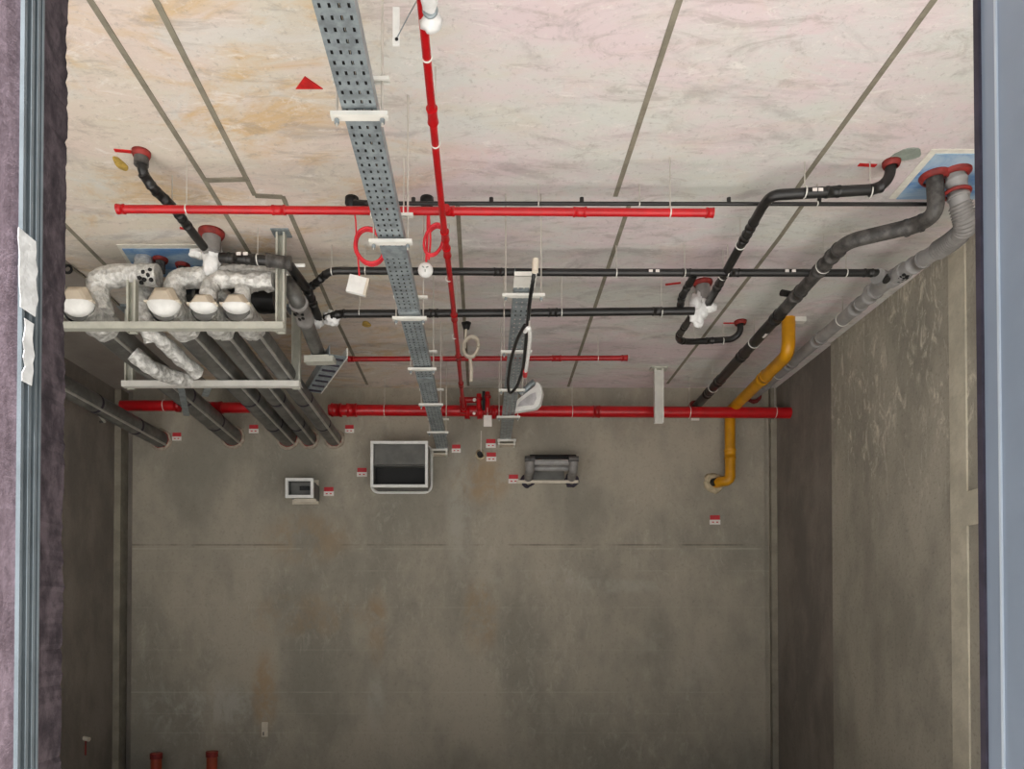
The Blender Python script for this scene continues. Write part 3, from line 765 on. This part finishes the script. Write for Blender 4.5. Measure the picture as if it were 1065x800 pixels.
labs = ['nearest white trapeze hanger of the short centre tray', 'white trapeze hanger of the short centre tray above the thin rear red pipe',
        'white trapeze hanger of the short centre tray beside the white shield', 'white trapeze hanger of the short centre tray level with the red main']
for i, py in enumerate((306, 365, 405, 433)):
    y = W(530, py, h=H2).y; trapeze(x2, y, H2, .085 if i == 0 else .07, labs[i], 'trapeze hangers under the short tray', upper=False)
wall_bracket(527, 458, .19, 'white wall bracket where the short centre tray meets the back wall')
# black corrugated hose looping over the short tray, with its white pipe
hp = [W(557, 271, y=3.78), W(555, 288, y=3.76), W(551, 312, h=1.74), W(548, 345, h=1.72), W(544, 385, h=1.7), W(538, 402, h=1.7), W(530, 411, h=1.71),
      W(528, 399, h=1.72), W(531, 375, h=1.73), W(538, 352, h=1.73), W(546, 338, h=1.74)]
o = MB().tube(rounded(hp, .12), lambda i, n: .0115 if i % 2 else .0095, n=10, step=.012).build('corrugated_hose', 'corrugated')
MB().tube([W(557, 270, y=3.75), W(556.5, 283, y=3.74)], .017, n=12).build('end_sleeve', 'cream', o, label='cream end sleeve')
tag(o, 'black corrugated hose looping down around the short centre tray', 'hose')
t = thing('white_conduit', 'bent white plastic conduit hanging beside the black corrugated hose', 'conduit', W(552, 350, h=1.68))
MB().tube([W(546, 345, h=1.68), W(550, 340, h=1.68), W(551.5, 350, h=1.68), W(549, 372, h=1.68), W(546, 392, h=1.68)], .012, .08, 10).build('pipe_run', 'white_plastic', t)
MB().tube([W(546.4, 386, h=1.68), W(546, 391, h=1.68)], .016, n=10).build('coupling', 'tag_red', t, label='red ring')

pc_ = W(550, 341, h=1.68); MB().cyl(pc_, (x2 + .05, pc_.y, EYE + H2 + .02), .004, 8).build('tie_wire', 'rod', t)
# white shield
YSH = 6.45
poly = [W(*p, y=YSH) for p in ((531, 426), (534, 419), (548, 408), (556, 402), (558, 397), (562, 400), (564, 409), (561, 421), (557, 425), (545, 427), (533, 429))]
t = thing('shield_cover', 'white fan shaped plastic shield hanging beside the end of the short centre tray', 'shield', W(545, 428, y=YSH))
MB().prism(poly, (.02, .05, .0)).build('shell', 'white_plastic', t)
ip = [W(*p, y=YSH - .006) for p in ((538, 423), (541, 418), (552, 410), (557, 408), (558, 414), (555, 421))]
MB().prism(ip, (0, .005, 0)).build('inset_panel', simple('pale_grey_plastic', rgb(206, 204, 206), .5), t, label='pale grey inset')
MB().tube([W(556, 397, y=YSH + .02), W(549, 403, y=YSH + .05), W(541, 411, y=YSH + .06)], .03, .1, 12).build('rear_arm', 'steel', t)
MB().cyl(W(548, 402, y=YSH + .1), V((W(548, 402, y=YSH + .1).x, YSH + .1, CEIL)), .006, 8).build('hanger_rod', 'rod', t)

# ------------------------------------------------------------------ fire alarm devices on looped red cable
def coil(c, rx, rz, r, turns, tilt=0.0, dep=.05, n=26):
    pts = []
    for k in range(int(turns * n) + 1):
        a = 2 * PI * k / n
        x = rx * (1 + .05 * math.sin(k * .37)) * math.cos(a); z = rz * (1 + .05 * math.cos(k * .23)) * math.sin(a)
        pts.append(c + V((x * math.cos(tilt) - z * math.sin(tilt), dep * (k / (turns * n) - .5) + .02 * math.sin(a), x * math.sin(tilt) + z * math.cos(tilt))))
    return MB().tube(pts, r, n=8)
YD = onceil(366, 209).y
def hung(px, py, lab):
    p = onceil(px, py); t = thing('ceiling_outlet', lab, 'outlet box', V((p.x, p.y, CEIL - .07)))
    MB().lathe((p.x, p.y, CEIL), (0, 0, -1), [(0, 0), (.038, 0), (.04, .035), (.028, .05), (.024, .075), (0, .08)], 18).build('box', 'ink', t); return p
p = hung(366, 206, 'black outlet box at the left end of the thin black conduit')
MB_o = MB().tube([W(369, 211, y=YC + .05), W(382, 211.5, y=YC)], .016, n=10).build('conduit_end', 'ink'); tag(MB_o, 'black fitting joining the left outlet box to the thin conduit', 'fitting')
cc = W(384, 257, y=YD)
t = thing('red_cable', 'loose coil of red fire cable hanging left of the long cable tray', 'cable', cc)
coil(cc, .078, .112, .0085, 3.0, .32).build('coil', 'red_cord', t)
MB().tube([V((p.x + .01, p.y, CEIL - .07)), W(370, 228, y=YD), W(371, 258, y=YD + .02), W(373, 275, y=YD), W(374, 292, y=YD)], .005, .1, 8).build('lead', 'red_cord', t)
c = W(372, 297, y=YD)
t = thing('detector_box', 'white square detector base dangling from the left red cable coil', 'detector', c)
R_ = Matrix.Rotation(math.radians(14), 3, 'Y')
m = MB(); m.box((-.056, -.012, -.05), (.056, .012, .05)); m.v = [c + R_ @ v for v in m.v]; m.build('cover', 'white_plastic', t)
m = MB(); m.box((.045, -.016, -.05), (.06, .014, .05)); m.v = [c + R_ @ v for v in m.v]; m.build('edge_strip', 'cream', t)
p = hung(444, 206, 'black outlet box above the round detector right of the long tray')
cc = W(451, 250, y=p.y)
t = thing('red_cable', 'loose coil of red fire cable hanging right of the long cable tray', 'cable', cc)
coil(cc, .052, .098, .0075, 2.4, -.25).build('coil', 'red_cord', t)
m = MB(); m.tube([V((p.x, p.y, CEIL - .07)), W(445, 222, y=p.y), W(444.5, 250, y=p.y), W(443, 277, y=p.y)], .007, .1, 8); m.tube([W(446, 222, y=p.y), W(448, 250, y=p.y), W(446, 270, y=p.y)], .006, .1, 8); m.build('lead', 'red_cord', t)
c = W(442.5, 281, y=p.y)
t = thing('round_detector', 'round white detector dangling from the right red cable coil', 'detector', c)
MB().lathe(c, (0, -1, -.25), [(0, -.02), (.04, -.02), (.043, .0), (.036, .012), (.02, .02), (0, .022)], 24).build('head', 'white_plastic', t)
for a in (.5, 2.6, 4.7):
    d = V((math.cos(a) * .02, -.022, math.sin(a) * .02)); MB().bar(c + d * .35 + V((0, -.016, 0)), c + d, .005, .006, (0, 1, 0)).build('slot', 'green', t)
# cream coil at centre
p = onceil(485, 336)
yq = p.y
t = thing('cream_cable', 'loose coil of cream cable hanging from a black cap at the ceiling centre', 'cable', W(489, 362, y=yq))
coil(W(489.5, 361, y=yq), .06, .088, .014, 2.2, -.2).build('coil', 'cream', t)
MB().tube([V((p.x, p.y, CEIL - .02)), W(484.5, 350, y=yq), W(483.5, 362, y=yq)], .01, .05, 8).build('lead', 'cream', t)
MB().tube([W(489, 374, y=yq), W(490.5, 384, y=yq), W(490, 397, y=yq)], .014, .05, 10).build('tail', 'cream', t)
MB().lathe((p.x, p.y, CEIL), (0, 0, -1), [(0, 0), (.04, 0), (.025, .05), (0, .055)], 14).build('ceiling_cap', 'ink', t, label='black cap')
# white strip hanging at the top
yw = 2.6
a = W(408.5, 7, y=yw); b = W(415.5, 47, y=yw)
t = thing('hanging_strip', 'narrow white plate with a hole hanging near the top beside the tray', 'plate', (a.x, yw, b.z))
m = MB(); m.box((a.x, yw, b.z), (b.x, yw + .006, a.z)); m.build('plate', 'white_plastic', t)
cc = W(412.5, 41, y=yw - .001); MB().lathe(cc, (0, -1, 0), [(0, 0), (.006, 0), (.006, .003), (0, .003)], 12).build('hole', 'ink', t)
MB().tube([W(412.5, 40, y=yw - .002), W(424, 18, y=yw), W(434, 0, h=HB)], .0022, n=6).build('cord', 'steel', t)

# ------------------------------------------------------------------ lagged pipes on the left
BZ = 1.81
def lag(px0, py0, px1, py1, d, lab, cap=True, h=1.9, start=4.42):
    a = W(px0, py0, y=start); b = W(px1, py1, y=BACK); a.z = EYE + BZ + .02 + d / 2
    t = thing('lagged_pipe', lab, 'pipe', a, 'lagged pipes on the left')
    MB().tube([a, b], d / 2, n=20).build('lagging', 'lagging', t)
    dd = (b - a).normalized()
    MB().tube([a + V((d * .36, 0, -d * .34)), b + V((d * .36, 0, -d * .34))], .012, n=8).build('seam', 'lagging_edge', t)
    for k in (.55, .8): MB().tube([a.lerp(b, k), a.lerp(b, k) + dd * .03], d / 2 * 1.03, n=20).build('tape_band', 'gasket', t)
    collar_w(t, b, d / 2, 'mortar_ring'); 
    m = MB(); m.torus((b.x, BACK - .03, b.z), (0, 1, 0), d / 2 * .98, .012, 24, 6, .01); m.build('sealant_ring', 'collar_red', t)
    if cap:
        m = MB(); m.tube([a + V((0, .3, 0)), a - V((0, .02, 0))], d / 2 * 1.12, n=22, jit=.012, step=.02, cap=False); m.build('foil_sleeve', 'foil', t)
        r = d / 2 * 1.08; fr = .76
        prof = [(r, -.02), (r, .01), (r * .93, .03), (r * .6, .05), (0, .055)]
        e = a + V((0, -.02, .012)); sq = .8 if d > .17 else .55
        m = MB().lathe(e, (0, -1, 0), prof, 16, PI, 2 * PI, u0=(1, 0, 0))
        for v in m.v: v.z = e.z + (v.z - e.z) * sq
        m.build('cap_lower', 'white_plastic', t, label='white lower half of the end cap')
        pu = [(r * 1.08, -.02), (r * 1.08, .006), (r * .8, .04), (r * .62, .05), (0, .052)]
        m = MB().lathe(e, (0, -1, 0), pu, 3, 0, PI, u0=(1, 0, 0)); m.sm = [False] * len(m.f)
        for v in m.v: v.z = e.z + (v.z - e.z) * (1.0 if d > .17 else .85)
        m.build('cap_upper', 'cap_beige', t, label='beige upper half of the end cap')
        MB().box((e.x - r * 1.1, e.y - .034, e.z - .005), (e.x + r * 1.1, e.y - .0, e.z + .006)).build('cap_rim', 'cream', t)
    return a, b
A = lag(82, 323, 243, 455, .19, 'grey lagged pipe with the leftmost large end cap')
B = lag(172, 320, 300, 456, .185, 'grey lagged pipe with the large end cap second from left')
Cc = lag(213, 324, 322, 457, .155, 'grey lagged pipe with the smaller end cap third from left')
D = lag(247, 325, 348, 457, .155, 'grey lagged pipe with the rightmost end cap by the post')
E = lag(-40, 325, 168, 458, .17, 'grey lagged pipe entering the wall at the far left corner', cap=False, start=4.75)
def foilpipe(lab, pts, r, R, group='foil wrapped risers', coll=None, jit=.012):
    t = thing('foil_wrapped_pipe', lab, 'pipe', pts[0], group)
    MB().tube(pts, r, R, 20, jit=jit, step=.02).build('foil_wrap', 'foil', t)
    return t
yk = 4.52
t = foilpipe('foil wrapped pipe bending from the leftmost cap to the right', [V((A[0].x + .085, yk, A[0].z)), W(99, 289, y=yk), W(136, 286, y=yk + .02), W(165, 287, y=yk + .02)], .07, .16, jit=.008)
for (px, py) in ((145, 289), (149, 283), (150, 291), (154, 286), (157, 291), (156, 281), (147, 294)):
    MB().blob(W(px, py, y=yk - .045), .014, .012, .013, .3, 12, 8, px).build('printed_mark', 'ink', t)
foilpipe('foil wrapped riser dropping from the ceiling through the black band', [onceil(150, 268), W(150, 290, y=4.7), W(151, 312, y=4.66), W(148, 340, y=4.66)], .062, .1)
foilpipe('foil wrapped pipe from the second cap turning right under the blue patch', [V((B[0].x + .03, yk, B[0].z)), W(181, 290, y=yk), W(205, 289, y=yk + .03), W(230, 288, y=yk + .03), W(262, 283, y=yk + .03), W(300, 285, y=yk + .1)], .064, .1, jit=.008)
foilpipe('foil wrapped riser above the third end cap', [V((Cc[0].x + .02, yk - .08, Cc[0].z)), W(217, 298, y=yk - .08), W(228, 291, y=yk - .05), W(284, 291, y=yk - .05)], .052, .1)
foilpipe('foil wrapped riser above the rightmost end cap', [V((D[0].x + .02, yk - .06, D[0].z)), W(251, 300, y=yk - .06), W(262, 294, y=yk + .05), W(286, 294, y=yk + .06)], .05, .08)
tb = thing('dark_backing_tube', 'added black tube behind the foil risers and end caps', 'duct', W(190, 312, y=4.9))  # dark tube added to fill the dark gaps between the risers
MB().tube([W(188, 316, y=4.88), W(232, 312, y=4.88), W(287, 312, y=4.88)], .085, n=18, jit=.01, step=.03).build('tube_shell', 'corrugated', tb)
for px in (205, 262): MB().tube([W(px, 312, y=4.88), W(px + 3, 312, y=4.88)], .09, n=18).build('tape_band', 'lagging', tb)
foilpipe('crumpled foil elbow crossing between the lagged pipes behind the front bar', [W(152, 346, y=4.72), W(166, 352, y=4.74), W(186, 372, y=4.9), W(206, 388, y=5.05)], .05, .1)
foilpipe('crumpled foil length lying low above the rear bar', [W(138, 368, y=4.95), W(152, 380, y=5.0), W(172, 390, y=5.15), W(196, 396, y=5.3)], .055, .1)
foilpipe('crumpled foil length behind the second end cap', [W(140, 318, y=4.75), W(152, 338, y=4.75), W(158, 356, y=4.8)], .05, .08)
foilpipe('crumpled foil wrap between the third and fourth risers', [W(226, 300, y=4.75), W(236, 312, y=4.78), W(246, 330, y=4.85)], .045, .06)
# small red-collared stubs at the blue patch
for (px, py, lab) in ((167, 268, 'small capped stub with dark red collar at the left blue patch'), (190, 274, 'flat dark red collar at the right end of the left blue patch')):
    p = onceil(px, py); t = thing('pipe_stub', lab, 'pipe stub', V((p.x, p.y, CEIL - .08)))
    MB().tube([V((p.x, p.y, CEIL)), V((p.x, p.y, CEIL - .1))], .03, n=14).build('stub', 'black_worn', t); collar_c(t, p, .036)
# grey labelled pipe right of the posts
g0 = W(305, 302, h=2.0); g1 = W(331, 367, h=1.98)
t = thing('grey_lagged_pipe', 'grey pipe with a black printed label right of the front post', 'pipe', g0)
MB().tube([W(278, 291, y=4.62), W(300, 293, y=4.62), g0 + (g1 - g0) * .12, g1], .05, .1, 20).build('pipe_run', 'lagging', t)
coupling(t, [g0, g1], .3, 0, .054, .26, 'grey_sleeve', 'sleeve')
q = g0.lerp(g1, .26)
for k, (dx, dy) in enumerate(((-.05, -.03), (-.02, -.045), (.015, -.03), (-.035, .02), (.0, .01))):
    MB().blob(q + V((dx * .7 + .01, dy * 1.5, -.054)), .011, .02, .008).build('printed_mark', 'ink', t)
MB().tube([g1, g1 + (g1 - g0).normalized() * .08], .058, n=18).build('end_cap', 'foil', t)
# inclined channel piece
i0 = W(352, 370, h=1.92); i1 = W(326, 408, h=1.92)
t = thing('inclined_cable_tray', 'short galvanised tray piece slanting towards the back wall beside the red main end', 'cable tray', i1)
d = (i1 - i0).normalized(); sd = d.cross(V((0, 0, 1))).normalized()
m = MB(); m.bar(i0, i1, .13, .006); m.build('tray_base', 'steel', t)
for s in (-1, 1):
    m = MB(); m.bar(i0 + sd * s * .065 + V((0, 0, .03)), i1 + sd * s * .065 + V((0, 0, .03)), .006, .075); m.build('side_flange', 'strut' if s > 0 else 'steel', t)
for k in range(7):
    q = i0.lerp(i1, (k + .5) / 7); MB().bar(q - sd * .05 + V((0, 0, -.006)), q + sd * .05 + V((0, 0, -.006)), .025, .01).build('rung', 'gasket', t)
MB().bar(W(318, 375, h=1.9), W(348, 374, h=1.9), .08, .05).build('cross_piece', 'frame', t)
MB().bar(W(320, 411, h=1.9), W(310, 400, h=1.86), .04, .02).build('end_bracket', 'strut', t)
# steel frames carrying the lagged pipes
fy = 4.40
fz = W(200, 342, y=fy).z
xr_ = W(290, 300, y=fy).x; xm = W(134, 300, y=fy).x
fz_ = EYE + BZ
t = thing('pipe_support_frame', 'front pale steel support frame carrying the lagged pipes, with post at right', 'support frame', (xr_, fy, fz_ - .02))
MB().channel((-3.3, fy - .0, fz_ - .02), (xr_ + .035, fy, fz_ - .02), .05, .042, .004, .012).build('crossbar', 'frame', t)
for x in (xr_, xm):
    ztop = CEIL - .01 if x == xr_ else W(134, 293, y=fy + .05).z
    MB().channel((x, fy + .046, fz_ - .04), (x, fy + .046, ztop), .056, .045, .004, .012, (0, -1, 0)).build('post', 'frame', t)
    if x == xr_: MB().box((x - .055, fy - .0, CEIL - .008), (x + .055, fy + .1, CEIL)).build('base_plate', 'steel', t)
fy2 = W(220, 397, h=BZ).y
x0, x1 = W(132, 370, y=fy2).x, W(306.5, 370, y=fy2).x
t = thing('pipe_support_frame', 'rear pale steel support frame carrying the lagged pipes, U shaped', 'support frame', (x1, fy2, fz_ - .02))
MB().channel((x0 - .03, fy2, fz_ - .02), (x1 + .04, fy2, fz_ - .02), .05, .045, .004, .012).build('crossbar', 'strut', t)
for x in (x0, x1):
    MB().channel((x, fy2 + .048, fz_ - .04), (x, fy2 + .048, CEIL - .02), .065, .045, .004, .012, (0, -1, 0)).build('post', 'frame', t)
    MB().box((x - .075, fy2 - .02, CEIL - .02), (x + .075, fy2 + .13, CEIL - .0)).build('base_plate', 'steel', t)
for px in (188, 217): 
    p0 = W(px, 402, y=fy2 + .1); p1 = W(px + 6 if px < 200 else px - 4, 432 if px < 200 else 412, y=6.4 if px < 200 else 5.9)
    tag(MB().bar(p0, p1, .05, .012).build('loose_strap', 'steel'), 'short metal strap hanging behind the rear bar, %s' % ('left of the red pipe gap' if px < 200 else 'above the red pipe piece'), 'strap')
# free post at right
c = onceil(685, 383)
t = thing('ceiling_post', 'single white slotted post hanging from the ceiling in front of the red main', 'support post', (c.x, c.y, W(685, 440, y=c.y).z))
MB().channel((c.x, c.y, W(685, 440, y=c.y).z), (c.x, c.y, CEIL - .01), .085, .05, .004, .015, (0, -1, 0)).build('post', 'strut', t)
MB().box((c.x - .08, c.y - .05, CEIL - .012), (c.x + .08, c.y + .05, CEIL)).build('base_plate', 'frame', t)

# ------------------------------------------------------------------ openings in the back wall
def frame_ring(m, a, b, y0, y1, th):
    """hollow rectangle between z/x corners a (top left) and b (bottom right)"""
    m.box((a.x, y0, a.z - th), (b.x, y1, a.z)); m.box((a.x, y0, b.z), (b.x, y1, b.z + th))
    m.box((a.x, y0, b.z + th), (a.x + th, y1, a.z - th)); m.box((b.x - th, y0, b.z + th), (b.x, y1, a.z - th))
YDk = 7.13
a = W(385.5, 459, y=YDk); b = W(445, 507, y=YDk)
t = thing('ventilation_duct', 'large square white rimmed ventilation duct mouth projecting from the back wall', 'duct', (a.x, YDk, b.z))
m = MB(); frame_ring(m, a + V((.02, 0, -.02)), b + V((-.02, 0, .02)), YDk + .01, BACK - .018, .012); m.build('casing', 'duct', t)
m = MB(); frame_ring(m, a, b, YDk - .01, YDk + .025, .027); m.build('mouth_rim', 'white_plastic', t)
m = MB(); m.box((a.x + .03, BACK - .16, b.z + .03), (b.x - .03, BACK - .14, a.z - .03)); m.build('duct_back', 'duct_dark', t)
zc = W(415, 483, y=YDk).z
m = MB(); m.box((a.x + .034, YDk + .05, zc - .008), (b.x - .034, BACK - .17, zc)); m.build('divider', 'duct', t)
m = MB(); m.box((a.x + .034, YDk + .02, zc), (b.x - .034, YDk + .03, a.z - .034)); m.build('upper_lit_sheet', 'duct', t)  # grey sheet painting the lit upper inside of the duct
m = MB(); m.box((a.x + .034, YDk + .13, b.z + .034), (b.x - .034, YDk + .14, zc)); m.build('lower_shade_sheet', 'ink', t, label='black lower half')  # black sheet painting the shade in the lower inside
m = MB(); aw = onwall(387, 464); bw = onwall(449, 513)
yw_ = BACK - .03; xm_ = (aw.x + bw.x) / 2; m.tube([(xm_, yw_, aw.z), (bw.x, yw_, aw.z), (bw.x, yw_, bw.z), (aw.x, yw_, bw.z), (aw.x, yw_, aw.z), (xm_, yw_, aw.z)], .014, .09, 8); m.build('wall_flange', 'white_plastic', t)
YDs = 7.14
a = W(297, 497.5, y=YDs); b = W(326, 518, y=YDs)
t = thing('small_duct', 'small square white framed duct mouth left on the back wall', 'duct', (a.x, YDs, b.z))
m = MB(); frame_ring(m, a + V((.02, 0, -.02)), b + V((-.02, 0, .02)), YDs + .01, BACK - .018, .012); m.build('casing', 'duct', t)
m = MB(); frame_ring(m, a, b, YDs - .01, YDs + .02, .028); m.build('mouth_rim', 'white_plastic', t)
m = MB(); m.box((a.x + .03, YDs + .08, b.z + .03), (b.x - .03, YDs + .1, a.z - .03)); m.build('duct_back', 'duct', t)
m = MB(); q = W(315, 508, y=YDs + .07); m.box((q.x - .03, YDs + .06, q.z - .02), (q.x + .07, YDs + .08, q.z + .02)); m.build('blade', 'duct_dark', t)
m = MB(); aw = onwall(305, 500); bw = onwall(332, 525)
frame_ring(m, aw, bw, BACK - .035, BACK - .016, .025); m.build('wall_flange', 'cream', t)
m = MB(); q0 = W(306, 518, y=7.3); q1 = W(329, 523, y=7.3); m.box((q0.x, 7.28, q1.z), (q1.x, 7.31, q0.z - .01)); m.build('middle_flange', 'cream', t)
# U shaped twin pipe on the wall
YU = 7.2
t = thing('pipe_loop', 'grey bench shaped double pipe loop on the back wall right of centre', 'pipe loop', W(575, 502, y=7.4))
for k, (dy, zz_) in enumerate(((0, 481), (.1, 487))):
    l = W(553, zz_, y=YU + dy); r = W(597, zz_, y=YU + dy)
    MB().tube([l, r], .032, n=14).build('top_pipe', 'grey_pipe', t)
zl = onwall(575, 500).z
for px in (549, 594):
    p = onwall(px, 500); q = W(px + 1.5, 484, y=YU + .05)
    MB().tube([V((q.x, YU - .03, q.z + .02)), V((q.x, YU - .02, zl + .05)), V((p.x, BACK - .01, zl + .02))], .045, .09, 16).build('leg_elbow', 'grey_sleeve', t)
    m = MB(); m.torus((p.x, BACK - .02, zl), (0, 1, 0), .06, .018, 22, 8, .02); m.build('wall_collar', 'gasket', t)
    MB().tube([V((q.x - .05, YU - .03, q.z + .045)), V((q.x + .05, YU - .03, q.z + .045))], .03, n=12).build('corner_fitting', 'black_worn', t)
m = MB(); a = onwall(570, 495); m.box((a.x - .16, BACK - .06, zl + .0), (a.x + .16, BACK - .02, zl + .09)); m.build('mid_panel', 'duct', t)
m = MB(); a = onwall(537, 500.5); b = onwall(601, 503.5); m.box((a.x, BACK - .05, b.z), (b.x, BACK - .016, a.z)); m.build('base_line', 'cream', t, label='cream mortar line along the foot')
l = W(551, 476, y=YU + .12); r = W(599, 476, y=YU + .12)
MB().tube([l, r], .03, n=12).build('rear_pipe', 'ink', t)
# capped spigot under the valve
p = onwall(500, 474)
t = thing('wall_spigot', 'small black capped spigot on the back wall beside the red tags', 'pipe stub', V((p.x, BACK - .1, p.z)))
MB().tube([V((p.x, BACK, p.z)), V((p.x - .012, BACK - .09, p.z - .0))], .028, n=14).build('stub', 'ink', t)
MB().torus((p.x, BACK - .02, p.z), (0, 1, 0), .038, .016, 18, 6, .02).build('foam_collar', 'foam', t)
MB().tube([W(500.5, 470, y=7.4), W(500.5, 448, y=7.35)], .006, n=8).build('cable_tail', 'rod', t)
# tags
def wall_tag(px, py, w, lab, two=True, name='pipe_tag'):
    p = onwall(px, py, .02); s = .052 * w
    t = thing(name, lab, 'tag', V((p.x, BACK - .02, p.z - s)), 'red and white pipe tags')
    MB().box((p.x - s, BACK - .028, p.z - s * .95), (p.x + s, BACK - .017, p.z - .003)).build('white_half', 'tag_white', t)
    if two:
        MB().box((p.x - s * .92, BACK - .026, p.z - .003), (p.x + s * .92, BACK - .017, p.z + s * .8)).build('red_half', 'tag_red', t)
        for k in (-1, 1): MB().box((p.x + k * s * .4 - s * .2, BACK - .0295, p.z - s * .62), (p.x + k * s * .4 + s * .2, BACK - .028, p.z - s * .42)).build('print_line', 'tag_red', t)
for (px, py, w, lab) in ((184, 454, .9, 'red and white tag beside the far left wall pipe'), (264, 446, .95, 'red and white tag between the left and middle wall pipes'),
                         (363.5, 446, .9, 'red and white tag right of the rightmost lagged pipe end'), (342, 511, 1.0, 'red and white tag beside the small square duct'),
                         (376.5, 491, 1.0, 'red and white tag left of the large duct mouth'), (474.5, 466.5, .9, 'red and white tag right of the long cable tray end'),
                         (510.5, 461, 1.0, 'upper red and white tag left of the short tray bracket'), (511, 475, 1.0, 'lower red and white tag left of the short tray bracket'),
                         (534, 498, 1.0, 'red and white tag at the left foot of the pipe loop'), (743.5, 540.5, 1.05, 'red and white tag alone below the yellow pipe elbow'), (723, 433.5, .8, 'white tag tucked under the red main at the soil pipe end')):
    wall_tag(px, py, w, lab, py != 433.5)
# lower wall things
for px, py, lab in ((162.5, 784, 'leftmost orange brown pipe stub standing at the foot of the back wall'), (220.5, 782, 'right orange brown pipe stub standing at the foot of the back wall')):
    p = W(px, py, y=7.3)
    t = thing('floor_pipe_stub', lab, 'pipe stub', (p.x, 7.3, 0), 'orange floor stubs')
    MB().tube([(p.x, 7.3, 0), (p.x, 7.3, p.z)], .054, n=20).build('pipe', 'orange_pipe', t)
    MB().ringtube((p.x, 7.3, p.z - .05), (p.x, 7.3, p.z + .004), .05, .06).build('socket_rim', 'collar_red', t)
a = onwall(273, 751); b = onwall(279, 766)
t = thing('wall_plate', 'small white plate low on the back wall right of the floor stubs', 'plate', (a.x, BACK, b.z))
MB().box((a.x, BACK - .028, b.z), (b.x, BACK - .017, a.z)).build('plate', 'cream', t)
MB().box((a.x + .012, BACK - .03, b.z + .012), (a.x + .026, BACK - .028, b.z + .05)).build('slot', 'duct', t)
p = W(87, 768, x=XL)
t = thing('wall_stub', 'small cable stub sticking out low on the left wall', 'cable stub', p)
MB().tube([p, p + V((.06, -.01, -.01))], .022, n=10).build('stub', 'cream', t); MB().tube([p + V((.02, 0, 0)), p + V((.03, -.02, -.16))], .008, n=8).build('lead', 'collar_red', t)
a = W(97, 424, x=XL + .05); b = W(109, 439, x=XL + .05)
t = thing('wall_rail', 'short pale rod fixed on the left wall under the far left pipe', 'rod', a)
MB().tube([a, b], .014, n=10).build('rod', 'frame', t)
for q in (a, b): MB().tube([q, V((XL, q.y, q.z))], .012, n=8).build('stand_off', 'black_worn', t)
p = W(70.5, 275, h=CEIL - EYE - .012)
t = thing('ceiling_eyelet', 'small dark ring eyelet on the soffit at the far left edge', 'eyelet', V((p.x, p.y, CEIL - .07)))
MB().torus(V((p.x, p.y, CEIL - .045)), (0, 1, 0), .026, .009, 18, 8).build('ring', 'ink', t)

# ------------------------------------------------------------------ light
wd = bpy.data.worlds.new('world'); bpy.context.scene.world = wd; wd.use_nodes = True
bg = wd.node_tree.nodes['Background']; bg.inputs[0].default_value = (.86, .93, 1.0, 1); bg.inputs[1].default_value = 0.42
def area(name, loc, target, sx, sy, power, col=(1, 1, 1)):
    l = bpy.data.lights.new(name, 'AREA'); l.shape = 'RECTANGLE'; l.size = sx; l.size_y = sy; l.energy = power; l.color = col
    o = bpy.data.objects.new(name, l); C.objects.link(o); o.location = loc
    o.rotation_euler = (Vector(target) - Vector(loc)).to_track_quat('-Z', 'Y').to_euler(); return o
sl = bpy.data.lights.new('sun', 'SUN'); sl.energy = 13.5; sl.angle = math.radians(2); sl.color = (1.0, .99, .975)
so = bpy.data.objects.new('sun', sl); C.objects.link(so); so.location = (0, -5, 9)
so.rotation_euler = Vector((-.03, .43, -.9)).to_track_quat('-Z', 'Y').to_euler()
sc = bpy.context.scene
sc.view_settings.view_transform = 'Standard'; sc.view_settings.look = 'None'
sc.view_settings.gamma = 1; sc.view_settings.exposure = 0.68; sc.view_settings.use_curve_mapping = False
sc.cycles.use_denoising = True
sc.cycles.max_bounces = 8; sc.cycles.diffuse_bounces = 5
